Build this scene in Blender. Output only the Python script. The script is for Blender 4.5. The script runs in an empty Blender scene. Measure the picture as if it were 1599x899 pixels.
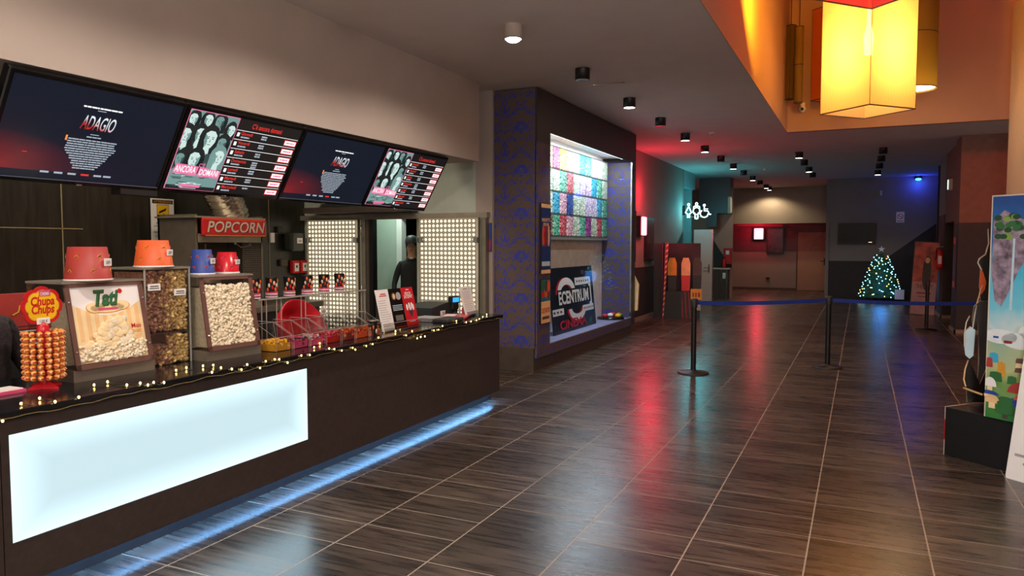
import bpy, bmesh, math, random
from mathutils import Vector, Matrix
C = bpy.context.scene
COL = C.collection
PI = math.pi
# ---------------------------------------------------------------- camera
F_PX, CAM_H = 1165.0, 1.68
PITCH = math.atan2(68.5, F_PX)
_c, _s = math.cos(PITCH), math.sin(PITCH)
_v = (544.5, 68.5 * _s + F_PX * _c)
PSI = math.atan2(_v[0], _v[1])
RZ = Matrix.Rotation(PSI, 3, 'Z')
CR = RZ @ Vector((1, 0, 0)); CU = RZ @ Vector((0, _s, _c)); CF = RZ @ Vector((0, _c, -_s))
CO = Vector((0, 0, CAM_H))
cd = bpy.data.cameras.new('camera'); cam = bpy.data.objects.new('camera', cd); COL.objects.link(cam)
cd.sensor_width = 36; cd.lens = F_PX / 1599 * 36; cd.clip_end = 200; cd.clip_start = 0.02
m4 = Matrix((CR, CU, -CF)).transposed().to_4x4(); m4.translation = CO
cam.matrix_world = m4
C.camera = cam

def on(axis, val, px, py):            # the point of the photograph's ray (px, py) on the plane axis = val
    D = (px - 799.5) * CR - (py - 449.5) * CU + F_PX * CF
    return CO + D * ((val - CO[axis]) / D[axis])

# ---------------------------------------------------------------- world, exposure
w = bpy.data.worlds.new('world'); C.world = w; w.use_nodes = True
w.node_tree.nodes['Background'].inputs[0].default_value = (0.80, 0.70, 0.64, 1)
w.node_tree.nodes['Background'].inputs[1].default_value = 0.9
C.view_settings.view_transform = 'Standard'; C.view_settings.look = 'None'
C.view_settings.gamma = 1; C.view_settings.use_curve_mapping = False
C.view_settings.exposure = 0.0

# ---------------------------------------------------------------- materials
def lin(h):
    h = h.lstrip('#'); o = []
    for i in (0, 2, 4):
        c = int(h[i:i+2], 16) / 255
        o.append(c / 12.92 if c <= .04045 else ((c + .055) / 1.055) ** 2.4)
    return (*o, 1)
MATS = {}
def mk(name, hexc, rough=.6, metal=0, var=.12, scale=8, bump=0, stretch=(1, 1, 1), spec=.5):
    if name in MATS: return MATS[name]
    m = bpy.data.materials.new(name); m.use_nodes = True; n = m.node_tree.nodes; l = m.node_tree.links
    b = n['Principled BSDF']; b.inputs['Roughness'].default_value = rough; b.inputs['Metallic'].default_value = metal
    b.inputs['Specular IOR Level'].default_value = spec
    tc = n.new('ShaderNodeTexCoord'); mp = n.new('ShaderNodeMapping'); mp.inputs['Scale'].default_value = stretch
    nz = n.new('ShaderNodeTexNoise'); nz.inputs['Scale'].default_value = scale; nz.inputs['Detail'].default_value = 4
    rp = n.new('ShaderNodeValToRGB'); c = lin(hexc)
    rp.color_ramp.elements[0].position = .3; rp.color_ramp.elements[1].position = .7
    rp.color_ramp.elements[0].color = (*[x * (1 - var) for x in c[:3]], 1)
    rp.color_ramp.elements[1].color = (*[min(1, x * (1 + var)) for x in c[:3]], 1)
    l.new(tc.outputs['Object'], mp.inputs[0]); l.new(mp.outputs[0], nz.inputs[0]); l.new(nz.outputs[0], rp.inputs[0]); l.new(rp.outputs[0], b.inputs['Base Color'])
    if bump:
        bp = n.new('ShaderNodeBump'); bp.inputs['Strength'].default_value = bump; bp.inputs['Distance'].default_value = .01
        l.new(nz.outputs[0], bp.inputs['Height']); l.new(bp.outputs[0], b.inputs['Normal'])
    MATS[name] = m; return m
def em(name, hexc, strength=1.0):
    if name in MATS: return MATS[name]
    m = bpy.data.materials.new(name); m.use_nodes = True; n = m.node_tree.nodes
    b = n['Principled BSDF']; b.inputs['Base Color'].default_value = (.02, .02, .02, 1)
    b.inputs['Emission Color'].default_value = lin(hexc); b.inputs['Emission Strength'].default_value = strength
    b.inputs['Roughness'].default_value = .3
    MATS[name] = m; return m
def glassy(name, hexc='#ffffff', refl=.10, rough=.03, grz=.8):
    if name in MATS: return MATS[name]
    m = bpy.data.materials.new(name); m.use_nodes = True; n = m.node_tree.nodes; l = m.node_tree.links
    n.clear(); o = n.new('ShaderNodeOutputMaterial'); t = n.new('ShaderNodeBsdfTransparent'); g = n.new('ShaderNodeBsdfGlossy')
    t.inputs[0].default_value = lin(hexc); g.inputs['Roughness'].default_value = rough
    lw = n.new('ShaderNodeLayerWeight'); lw.inputs['Blend'].default_value = .12
    ma = n.new('ShaderNodeMath'); ma.operation = 'MULTIPLY_ADD'; ma.inputs[1].default_value = grz; ma.inputs[2].default_value = refl
    mx = n.new('ShaderNodeMixShader'); l.new(lw.outputs['Fresnel'], ma.inputs[0]); l.new(ma.outputs[0], mx.inputs[0])
    l.new(t.outputs[0], mx.inputs[1]); l.new(g.outputs[0], mx.inputs[2]); l.new(mx.outputs[0], o.inputs[0])
    MATS[name] = m; return m

def N(m, t, **kw):
    x = m.node_tree.nodes.new(t)
    for k, v in kw.items(): setattr(x, k, v)
    return x
def math_node(m, op, a, b=None, c=None):
    x = N(m, 'ShaderNodeMath', operation=op)
    for i, v in enumerate((a, b, c)):
        if v is None: continue
        if isinstance(v, (int, float)): x.inputs[i].default_value = v
        else: m.node_tree.links.new(v, x.inputs[i])
    return x.outputs[0]

def floor_material():
    m = bpy.data.materials.new('floor_tiles'); m.use_nodes = True; l = m.node_tree.links; b = m.node_tree.nodes['Principled BSDF']
    M_ = lambda *a: math_node(m, *a)
    tc = N(m, 'ShaderNodeTexCoord'); sp = N(m, 'ShaderNodeSeparateXYZ'); l.new(tc.outputs['Object'], sp.inputs[0])
    u = M_('DIVIDE', M_('ADD', sp.outputs[0], .225), .6055); v = M_('DIVIDE', M_('SUBTRACT', sp.outputs[1], 3.918 - .3055 * 20), .3055)
    cu = M_('FLOOR', u); fu = M_('SUBTRACT', u, cu); cv = M_('FLOOR', v); fv = M_('SUBTRACT', v, cv)
    def hash_(a, b_):
        wn = N(m, 'ShaderNodeTexWhiteNoise', noise_dimensions='2D'); cb = N(m, 'ShaderNodeCombineXYZ')
        l.new(a, cb.inputs[0]); l.new(b_, cb.inputs[1]); l.new(cb.outputs[0], wn.inputs[0]); return wn.outputs[0]
    du = M_('MULTIPLY', M_('MINIMUM', fu, M_('SUBTRACT', 1.0, fu)), .6055)
    keep_lo = M_('GREATER_THAN', hash_(cu, cv), .36)                     # is the joint below this half tile a real joint
    keep_hi = M_('GREATER_THAN', hash_(cu, M_('ADD', cv, 1.0)), .36)
    dlo = M_('ADD', M_('MULTIPLY', fv, .3055), M_('MULTIPLY', M_('SUBTRACT', 1.0, keep_lo), 9))
    dhi = M_('ADD', M_('MULTIPLY', M_('SUBTRACT', 1.0, fv), .3055), M_('MULTIPLY', M_('SUBTRACT', 1.0, keep_hi), 9))
    gl = M_('LESS_THAN', du, .0042); gc = M_('LESS_THAN', M_('MINIMUM', dlo, dhi), .0034)
    groove = M_('MAXIMUM', gl, gc)
    mp = N(m, 'ShaderNodeMapping'); mp.inputs['Scale'].default_value = (1.2, 13, 1); l.new(tc.outputs['Object'], mp.inputs[0])
    nz = N(m, 'ShaderNodeTexNoise'); nz.inputs['Scale'].default_value = 2.2; nz.inputs['Detail'].default_value = 6; l.new(mp.outputs[0], nz.inputs[0])
    rp = N(m, 'ShaderNodeValToRGB'); rp.color_ramp.elements[0].position = .35; rp.color_ramp.elements[1].position = .72
    rp.color_ramp.elements[0].color = lin('#2a2420'); rp.color_ramp.elements[1].color = lin('#5a4d43'); l.new(nz.outputs[0], rp.inputs[0])
    tone = M_('MULTIPLY_ADD', hash_(cu, M_('ADD', cv, M_('MULTIPLY', keep_lo, 0.0))), .75, .6)
    hs = N(m, 'ShaderNodeHueSaturation'); l.new(tone, hs.inputs['Value']); l.new(rp.outputs[0], hs.inputs['Color'])
    mx = N(m, 'ShaderNodeMix', data_type='RGBA'); l.new(M_('MULTIPLY', groove, 1.0), mx.inputs[0]); l.new(hs.outputs[0], mx.inputs[6]); mx.inputs[7].default_value = lin('#9c8d7c')
    l.new(mx.outputs[2], b.inputs['Base Color'])
    l.new(M_('MULTIPLY_ADD', nz.outputs[0], .14, M_('MULTIPLY_ADD', groove, .3, .21)), b.inputs['Roughness'])
    bp = N(m, 'ShaderNodeBump'); bp.inputs['Strength'].default_value = .05; bp.inputs['Distance'].default_value = .001
    l.new(M_('SUBTRACT', M_('MULTIPLY', nz.outputs[0], .3), groove), bp.inputs['Height']); l.new(bp.outputs[0], b.inputs['Normal'])
    b.inputs['Specular IOR Level'].default_value = .6
    return m

def damask_material(name, dim=1.0):
    m = bpy.data.materials.new(name); m.use_nodes = True; l = m.node_tree.links; b = m.node_tree.nodes['Principled BSDF']
    M_ = lambda *a: math_node(m, *a)
    tc = N(m, 'ShaderNodeTexCoord'); sp = N(m, 'ShaderNodeSeparateXYZ'); l.new(tc.outputs['Object'], sp.inputs[0])
    hh = M_('ADD', sp.outputs[0], M_('ADD', sp.outputs[1], 30)); h = M_('PINGPONG', hh, .235)
    row = M_('FLOOR', M_('DIVIDE', sp.outputs[2], .56)); md = M_('MODULO', sp.outputs[2], .56)
    cb = N(m, 'ShaderNodeCombineXYZ'); l.new(h, cb.inputs[0]); l.new(md, cb.inputs[1])
    nz = N(m, 'ShaderNodeTexNoise'); nz.inputs['Scale'].default_value = 5.2; nz.inputs['Detail'].default_value = .6; nz.inputs['Distortion'].default_value = 2.2
    l.new(cb.outputs[0], nz.inputs[0])
    d = M_('ABSOLUTE', M_('SUBTRACT', M_('FRACT', M_('MULTIPLY', nz.outputs[0], 5.0)), .5))
    a = M_('LESS_THAN', d, .13)
    bb = M_('GREATER_THAN', nz.outputs[0], .53)
    n3 = N(m, 'ShaderNodeTexNoise'); n3.inputs['Scale'].default_value = 14; n3.inputs['Detail'].default_value = 1; l.new(cb.outputs[0], n3.inputs[0])
    k = M_('MAXIMUM', a, M_('MULTIPLY', bb, M_('GREATER_THAN', n3.outputs[0], .5)))
    n2 = N(m, 'ShaderNodeTexNoise'); n2.inputs['Scale'].default_value = 3; l.new(tc.outputs['Object'], n2.inputs[0])
    k = M_('MINIMUM', M_('MULTIPLY', k, M_('MULTIPLY_ADD', n2.outputs[0], .8, .5)), 1.0)
    mx = N(m, 'ShaderNodeMix', data_type='RGBA'); l.new(k, mx.inputs[0]); mx.inputs[6].default_value = lin('#5c4c43'); mx.inputs[7].default_value = lin('#2a38a0')
    l.new(mx.outputs[2], b.inputs['Base Color']); b.inputs['Roughness'].default_value = .55
    return m

def led_material():
    m = bpy.data.materials.new('led_dot_grid'); m.use_nodes = True; l = m.node_tree.links; b = m.node_tree.nodes['Principled BSDF']
    M_ = lambda *a: math_node(m, *a)
    tc = N(m, 'ShaderNodeTexCoord'); sp = N(m, 'ShaderNodeSeparateXYZ'); l.new(tc.outputs['Object'], sp.inputs[0])
    s = 1 / .0615
    fx = M_('SUBTRACT', M_('FRACT', M_('MULTIPLY', M_('ADD', sp.outputs[0], 20), s)), .5); fz = M_('SUBTRACT', M_('FRACT', M_('MULTIPLY', sp.outputs[2], s)), .5)
    r = M_('SQRT', M_('ADD', M_('MULTIPLY', fx, fx), M_('MULTIPLY', fz, fz)))
    k = M_('LESS_THAN', r, .33)
    nz = N(m, 'ShaderNodeTexNoise'); nz.inputs['Scale'].default_value = 3; l.new(tc.outputs['Object'], nz.inputs[0])
    st = M_('MULTIPLY', k, M_('MULTIPLY_ADD', nz.outputs[0], .9, .65))
    b.inputs['Base Color'].default_value = lin('#55504a'); b.inputs['Emission Color'].default_value = lin('#fff2d2'); l.new(st, b.inputs['Emission Strength'])
    return m

def title_material():
    m = bpy.data.materials.new('title_glow'); m.use_nodes = True; b = m.node_tree.nodes['Principled BSDF']; M_ = lambda *a: math_node(m, *a)
    tc = N(m, 'ShaderNodeTexCoord'); sp = N(m, 'ShaderNodeSeparateXYZ'); m.node_tree.links.new(tc.outputs['Object'], sp.inputs[0])
    v = M_('ADD', M_('MULTIPLY', M_('SUBTRACT', sp.outputs[2], .41), 9), M_('MULTIPLY', sp.outputs[0], 2.6)); rp = N(m, 'ShaderNodeValToRGB'); m.node_tree.links.new(v, rp.inputs[0])
    rp.color_ramp.elements[0].color = lin('#c02820'); rp.color_ramp.elements[1].color = lin('#f0f4f8'); rp.color_ramp.elements[1].position = .45
    m.node_tree.links.new(rp.outputs[0], b.inputs['Emission Color']); b.inputs['Emission Strength'].default_value = 1; b.inputs['Base Color'].default_value = (0, 0, 0, 1)
    return m
def adagio_material(seed):
    m = bpy.data.materials.new('film_screen_glow'); m.use_nodes = True; l = m.node_tree.links; b = m.node_tree.nodes['Principled BSDF']
    M_ = lambda *a: math_node(m, *a)
    tc = N(m, 'ShaderNodeTexCoord'); sp = N(m, 'ShaderNodeSeparateXYZ'); l.new(tc.outputs['Object'], sp.inputs[0])
    dx = M_('ADD', sp.outputs[0], .62); dz = M_('MULTIPLY', M_('SUBTRACT', sp.outputs[2], .10), 2.6)
    r = M_('SQRT', M_('ADD', M_('MULTIPLY', dx, dx), M_('MULTIPLY', dz, dz)))
    g = M_('MULTIPLY', M_('MAXIMUM', M_('SUBTRACT', 1.0, M_('DIVIDE', r, .62)), 0.0), .8)
    nz = N(m, 'ShaderNodeTexNoise'); nz.inputs['Scale'].default_value = 5; l.new(tc.outputs['Object'], nz.inputs[0])
    g = M_('MULTIPLY', g, M_('ADD', nz.outputs[0], .3))
    g = M_('MULTIPLY', g, M_('GREATER_THAN', sp.outputs[2], .085))
    mx = N(m, 'ShaderNodeMix', data_type='RGBA'); l.new(g, mx.inputs[0]); mx.inputs[6].default_value = (.003, .008, .018, 1); mx.inputs[7].default_value = (.30, .015, .018, 1)
    l.new(mx.outputs[2], b.inputs['Emission Color']); b.inputs['Emission Strength'].default_value = 1
    b.inputs['Base Color'].default_value = (.006, .006, .008, 1); b.inputs['Roughness'].default_value = .25
    return m

mk('ceiling_paint', '#cbc3bd', .85, var=.03, scale=3)
mk('wall_beige', '#a89a90', .8, var=.03, scale=3)
mk('wall_grey', '#8a7f78', .8, var=.04, scale=3)
mk('wall_dark', '#2c2524', .6, var=.15, scale=5)
mk('wall_atrium', '#b08c7a', .8, var=.03, scale=2)
mk('wall_pale', '#cdbfb4', .75, var=.03, scale=2)
mk('wall_teal', '#8fa3a3', .7, var=.04)
mk('wall_green', '#b4beb2', .75, var=.03)
mk('dark_panel', '#25221c', .35, var=.4, scale=4, stretch=(6, 6, .7))
mk('panel_joint', '#8f8260', .5)
mk('laminate', '#3c3330', .32, var=.15, scale=30, stretch=(1, 1, 1))
mk('laminate_grey', '#3a3a3d', .4, var=.1, scale=20)
mk('stone_top', '#14161a', .12, var=.3, scale=25)
mk('black', '#111111', .45)
mk('black_gloss', '#0b0c0e', .15)
mk('charcoal', '#2b2b2c', .5)
mk('brown_grey', '#4a4039', .55)
mk('steel', '#a39b8d', .35, .45, var=.1)
mk('steel_dark', '#7a7266', .4, .35)
mk('chrome', '#d9d6d0', .15, 1)
mk('white', '#e6e2de', .5, var=.03)
mk('white_card', '#f0eeec', .5, var=.02)
mk('grey_card', '#a7a6a6', .6)
mk('off_white', '#cfc7b8', .6)
mk('red', '#c81f22', .35)
mk('red_dark', '#8c2a28', .5)
mk('red_plastic', '#c8202c', .25)
mk('maroon', '#6a4a42', .45)
mk('orange', '#e0602c', .5)
mk('blue_bucket', '#2f4694', .5)
mk('red_bucket', '#a83a34', .5)
mk('yellow', '#f0c018', .45)
mk('gold', '#d89a30', .5)
mk('cream', '#f3d9a8', .5)
mk('peach', '#eec48c', .5)
mk('green', '#2f6a38', .5)
mk('green_dark', '#1f4a2a', .7)
mk('green_light', '#7fa44a', .6)
mk('blue', '#1f4ea8', .5)
mk('blue_belt', '#1a3c9c', .7)
mk('sky_blue', '#3aa7d0', .5)
mk('sky_pale', '#b9d8e4', .5)
mk('purple', '#4b2d46', .6)
mk('pink', '#d6507a', .5)
mk('skin', '#b98768', .55)
mk('fur', '#2a2023', .9, var=.6, scale=40, bump=.8)
mk('shirt', '#0d0e10', .8)
mk('popcorn_white', '#e9dcc0', .7, var=.2, scale=60)
mk('popcorn_caramel', '#f0c080', .45, var=.4, scale=40)
mk('popcorn_choc', '#a87862', .45, var=.4, scale=50)
mk('foil', '#cfc9bd', .25, .95, bump=.8, scale=14)
mk('door_white', '#b9b9b2', .5, var=.02)
mk('door_brown', '#a07c66', .55, var=.03)
mk('baseboard', '#8d7b6c', .5)
acr = glassy('acrylic', '#f2f2f0', .06, .12, .5); mk('acrylic_edge', '#a39e96', .3); glassy('window_pane', '#f4f8f8', .012, .03, .08)

# ---------------------------------------------------------------- mesh builder
class MB:
    def __init__(s): s.v = []; s.f = []; s.m = []; s.mats = []; s.sm = []
    def mi(s, mat):
        mt = MATS[mat] if isinstance(mat, str) else mat
        if mt not in s.mats: s.mats.append(mt)
        return s.mats.index(mt)
    def add(s, vs, fs, mat, smooth=False, T=None):
        o = len(s.v); k = s.mi(mat)
        for p in vs: s.v.append(tuple(T @ Vector(p)) if T else tuple(p))
        for f in fs: s.f.append([i + o for i in f]); s.m.append(k); s.sm.append(smooth)
        return s
    def box(s, a, b, mat, T=None):
        x0, y0, z0 = [min(a[i], b[i]) for i in range(3)]; x1, y1, z1 = [max(a[i], b[i]) for i in range(3)]
        vs = [(x, y, z) for z in (z0, z1) for y in (y0, y1) for x in (x0, x1)]
        return s.add(vs, [(0, 2, 3, 1), (4, 5, 7, 6), (0, 1, 5, 4), (2, 6, 7, 3), (0, 4, 6, 2), (1, 3, 7, 5)], mat, False, T)
    def rbox(s, a, b, mat, r=.01, T=None):           # box with bevelled edges
        bm = bmesh.new(); bmesh.ops.create_cube(bm, size=1)
        c = [(a[i] + b[i]) / 2 for i in range(3)]; d = [abs(a[i] - b[i]) for i in range(3)]
        for v in bm.verts: v.co = Vector((v.co.x * d[0] + c[0], v.co.y * d[1] + c[1], v.co.z * d[2] + c[2]))
        bmesh.ops.bevel(bm, geom=bm.edges[:], offset=min(r, min(d) * .45), segments=2, affect='EDGES', profile=.5)
        return s.frombm(bm, mat, False, T)
    def frombm(s, bm, mat, smooth=False, T=None):
        bm.verts.index_update(); vs = [v.co.copy() for v in bm.verts]; fs = [[v.index for v in f.verts] for f in bm.faces]; bm.free()
        return s.add(vs, fs, mat, smooth, T)
    def lathe(s, prof, mat, n=24, c=(0, 0, 0), smooth=True, T=None, cap=True):
        vs = []; fs = []
        for r, z in prof:
            for k in range(n): a = 2 * PI * k / n; vs.append((c[0] + r * math.cos(a), c[1] + r * math.sin(a), c[2] + z))
        for i in range(len(prof) - 1):
            for k in range(n): fs.append((i * n + k, i * n + (k + 1) % n, (i + 1) * n + (k + 1) % n, (i + 1) * n + k))
        s.add(vs, fs, mat, smooth, T)
        if cap:
            for i, z in ((0, prof[0]), (len(prof) - 1, prof[-1])):
                if z[0] > 1e-4:
                    ring = vs[i * n:(i + 1) * n]; s.add(ring, [tuple(range(n))[::-1] if i == 0 else tuple(range(n))], mat, False, T)
        return s
    def cyl(s, c, r, z0, z1, mat, n=20, r1=None, T=None): return s.lathe([(r, z0), (r if r1 is None else r1, z1)], mat, n, c, True, T)
    def tube(s, pts, r, mat, n=8, T=None, cap=True):
        pts = [Vector(p) for p in pts]; vs = []; fs = []; up = None
        for i, p in enumerate(pts):
            d = (pts[min(i + 1, len(pts) - 1)] - pts[max(i - 1, 0)]).normalized()
            if up is None: up = Vector((0, 0, 1)) if abs(d.z) < .9 else Vector((1, 0, 0))
            a = d.cross(up); a = a.normalized() if a.length > 1e-5 else Vector((1, 0, 0)); b = a.cross(d).normalized(); up = b
            rr = r[i] if isinstance(r, (list, tuple)) else r
            for k in range(n): t = 2 * PI * k / n; vs.append(p + (a * math.cos(t) + b * math.sin(t)) * rr)
        for i in range(len(pts) - 1):
            for k in range(n): fs.append((i * n + k, i * n + (k + 1) % n, (i + 1) * n + (k + 1) % n, (i + 1) * n + k))
        if cap: fs.append(tuple(range(n))); fs.append(tuple((len(pts) - 1) * n + k for k in range(n))[::-1])
        return s.add(vs, fs, mat, True, T)
    def ball(s, c, r, mat, n=12, sc=(1, 1, 1), T=None):
        prof = [(max(1e-5, r * math.sin(PI * i / (n // 2 + 2))), -r * math.cos(PI * i / (n // 2 + 2))) for i in range(n // 2 + 3)]
        M2 = Matrix.Translation(c) @ Matrix.Diagonal((*sc, 1))
        return s.lathe(prof, mat, n, (0, 0, 0), True, (T @ M2) if T else M2, False)
    def prism(s, poly, y0, y1, mat, T=None, side=None):     # polygon in local XZ given thickness y0..y1
        n = len(poly); vs = [(x, y0, z) for x, z in poly] + [(x, y1, z) for x, z in poly]
        s.add(vs, [tuple(range(n))[::-1] if False else tuple(range(n)), tuple(range(n, 2 * n))[::-1]], mat, False, T)
        return s.add(vs, [(i, n + i, n + (i + 1) % n, (i + 1) % n) for i in range(n)], side or mat, False, T)
    def flat(s, x0, z0, x1, z1, mat, y=-.001, T=None, sk=0):
        return s.add([(x0, y, z0), (x1, y, z0), (x1 + sk, y, z1), (x0 + sk, y, z1)], [(0, 1, 2, 3)], mat, False, T)
    def poly(s, pts, mat, y=-.001, T=None): return s.add([(x, y, z) for x, z in pts], [tuple(range(len(pts)))], mat, False, T)
    def disc(s, x, z, rx, rz, mat, y=-.001, n=18, T=None): return s.poly([(x + rx * math.cos(2 * PI * k / n), z + rz * math.sin(2 * PI * k / n)) for k in range(n)], mat, y, T)
    def text(s, t, x, z, h, mat, y=-.003, width=None, shear=0, bold=0, align='L', T=None, depth=0):
        vs, fs, bb = text_mesh(t, bold)
        sc = h / .7; sx = sc
        if width: sx = width / max(1e-6, bb[1] - bb[0])
        wd = (bb[1] - bb[0]) * sx; ox = x - {'L': 0, 'C': wd / 2, 'R': wd}[align]
        out = [(ox + (p[0] - bb[0]) * sx + shear * p[1] * sc, y, z + p[1] * sc) for p in vs]
        s.add(out, fs, mat, False, T)
        return s
    def build(s, name, parent=None, loc=None, bevel=0):
        me = bpy.data.meshes.new(name); me.from_pydata(s.v, [], s.f)
        for mt in s.mats: me.materials.append(mt)
        me.polygons.foreach_set('material_index', s.m); me.polygons.foreach_set('use_smooth', s.sm); me.update()
        o = bpy.data.objects.new(name, me); COL.objects.link(o)
        if parent: o.parent = parent
        if loc: o.location = loc
        return o
_tc = {}
def text_mesh(t, bold=0):
    k = (t, bold)
    if k not in _tc:
        cu = bpy.data.curves.new('lettering', 'FONT'); cu.body = t; cu.size = 1; cu.resolution_u = 3; cu.offset = bold; cu.fill_mode = 'FRONT'
        o = bpy.data.objects.new('lettering', cu); COL.objects.link(o)
        dg = bpy.context.evaluated_depsgraph_get(); me = o.evaluated_get(dg).to_mesh()
        vs = [tuple(v.co) for v in me.vertices]; fs = [tuple(p.vertices) for p in me.polygons]
        o.evaluated_get(dg).to_mesh_clear(); bpy.data.objects.remove(o); bpy.data.curves.remove(cu)
        xs = [v[0] for v in vs] or [0, 1]; _tc[k] = (vs, fs, (min(xs), max(xs)))
    return _tc[k]

def tag(o, label=None, cat=None, group=None, kind=None):
    for k, v in (('label', label), ('category', cat), ('group', group), ('kind', kind)):
        if v: o[k] = v
    return o
def thing(name, label, cat, loc=(0, 0, 0), rz=0, tilt=0, group=None):
    o = bpy.data.objects.new(name, None); COL.objects.link(o); o.location = loc; o.rotation_euler = (tilt, 0, rz); o.empty_display_size = .1
    return tag(o, label, cat, group)
def struct(name, mb, parent=None):
    o = mb.build(name, parent)
    if not parent: o['kind'] = 'structure'
    return o
def dup(root, loc=None, rz=None, label=None, group=None):
    r = root.copy(); COL.objects.link(r)
    if loc is not None: r.location = loc
    if rz is not None: r.rotation_euler = (root.rotation_euler[0], 0, rz)
    if label: r['label'] = label
    if group: r['group'] = group
    for ch in list(root.children):
        c = ch.copy(); COL.objects.link(c); c.parent = r
        for g in list(ch.children): d = g.copy(); COL.objects.link(d); d.parent = c
    return r
def light(kind, name, loc, energy, color, parent=None, size=.1, spot=None, rot=None, blend=.3):
    ld = bpy.data.lights.new(name, kind); ld.energy = energy; ld.color = lin(color)[:3]
    if kind == 'AREA':
        if isinstance(size, tuple): ld.shape = 'RECTANGLE'; ld.size, ld.size_y = size
        else: ld.size = size
    else: ld.shadow_soft_size = size
    if spot: ld.spot_size = spot; ld.spot_blend = blend
    o = bpy.data.objects.new(name, ld); COL.objects.link(o); o.location = loc
    if rot: o.rotation_euler = rot
    if parent: o.parent = parent
    return o
RX = PI / 2                                         # rotz that turns a local -y face towards world +x
CEIL = 3.7

# ================================================================ SETTING
fl = struct('floor', MB().box((-9, -5, -.1), (9, 31, 0), floor_material()))
m = MB()
m.box((-9, -5, CEIL), (-1.26, 31, CEIL + .3), 'ceiling_paint')       # left of the opening
m.box((-1.26, 14.45, CEIL), (9, 31, CEIL + .3), 'ceiling_paint')     # beyond the opening
m.box((-1.26, -5, CEIL), (9, 1.5, CEIL + .3), 'ceiling_paint')
struct('ceiling', m)
struct('wall_atrium_left', MB().box((-1.262, 1.5, CEIL - .001), (-1.255, 14.45, 7.2), 'wall_atrium').box((-1.46, 1.5, CEIL + .3), (-1.262, 14.45, 7.2), 'wall_atrium'))
struct('wall_atrium_far', MB().box((-1.26, 14.446, CEIL - .002), (6, 14.6, 7.2), 'wall_atrium'))
struct('ceiling_atrium', MB().box((-1.46, 1.3, 7.2), (6, 14.6, 7.4), 'wall_atrium'))
struct('wall_atrium_near', MB().box((-1.26, 1.3, CEIL + .3), (6, 1.5, 7.2), 'wall_atrium'))
struct('wall_atrium_right', MB().box((5.9, 1.5, CEIL), (6.0, 14.446, 7.2), 'wall_atrium'))
# right side wall under the atrium: pale, with a recess showing above the standees
m = MB()
m.box((2.05, 11.6, 0), (2.35, 13.95, 5.35), 'wall_pale'); m.box((2.05, 2, 2.62), (2.35, 11.6, 5.35), 'wall_pale')
m.box((2.9, 2, 0), (3.0, 13.95, 2.62), 'brown_grey'); m.box((2.05, 2, 0), (2.35, 8.6, 2.62), 'wall_pale')
struct('wall_right', m)
# beverage bulkhead over the bar
struct('wall_bulkhead', MB().box((-5.1, -4, 2.72), (-4.4, 8.45, CEIL), 'wall_beige'))
struct('wall_bar_back', MB().box((-7.8, -4, 0), (-7.6, 9.0, CEIL), 'dark_panel')
       .box((-7.598, 5.115, 0), (-7.594, 5.127, CEIL), 'panel_joint').box((-7.598, -4, 1.838), (-7.594, 5.35, 1.848), 'panel_joint')
       .box((-7.598, 8.14, 0), (-7.594, 8.15, CEIL), 'panel_joint').box((-7.598, 8.15, 1.83), (-7.594, 8.9, 1.838), 'panel_joint'))
m = MB()   # wall at the end of the bar, with the kitchen opening between x=-6.50 and -5.62
m.box((-7.6, 8.9, 2.07), (-4.69, 9.02, CEIL), 'wall_green'); m.box((-4.69, 8.9, 2.1), (-4.44, 9.02, CEIL), 'wall_beige'); m.box((-4.56, 8.9, 0), (-4.44, 9.02, 2.1), 'wall_beige')
m.box((-7.6, 8.9, 0), (-6.45, 9.02, 2.07), 'wall_green'); m.box((-5.62, 8.9, 0), (-4.56, 9.02, 2.07), 'wall_green')
struct('wall_bar_end', m)
m = MB()   # service room behind
m.box((-8.5, 11.9, 0), (-4.5, 12.0, CEIL), 'wall_dark'); m.box((-8.5, 9.02, 0), (-8.4, 12, CEIL), 'wall_green')
m.box((-4.55, 9.02, 0), (-4.45, 12, CEIL), 'wall_green')
struct('wall_service_room', m)
m = MB()
a = on(1, 10.0, 590, 400); b = on(1, 10.0, 621, 400); c_ = on(1, 10.0, 629, 400)
m.box((-8.4, 10.0, 0), (b.x, 10.08, CEIL), 'wall_green'); m.box((b.x, 10.0, 2.12), (-4.5, 10.08, CEIL), 'wall_green')
struct('wall_service_partition', m)
struct('trim_1', MB().box((b.x, 9.97, 0), (c_.x, 10.1, 2.16), 'white').box((c_.x, 9.97, 2.08), (-4.6, 10.1, 2.16), 'white'))
# left wall beyond the blue booth, dark dado with a diagonal end
m = MB()
m.box((-4.6, 13.6, 1.17), (-4.4, 20.45, CEIL), 'wall_grey'); m.box((-4.6, 13.6, 0), (-4.4, 20.45, 1.17), 'wall_dark')
m.add([(-4.398, 18.6, 1.17), (-4.398, 20.45, 1.17), (-4.398, 20.45, 2.05)], [(0, 1, 2)], 'wall_dark')
m.box((-4.6, 20.44, 0), (-4.39, 20.46, CEIL), 'wall_grey')
struct('wall_left', m)
struct('baseboard_left', MB().box((-4.4, 13.6, 0), (-4.38, 18.3, .08), 'baseboard'))
struct('wall_booth_link', MB().box((-4.6, 9.02, 0), (-4.44, 13.6, CEIL), 'wall_grey'))
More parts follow.
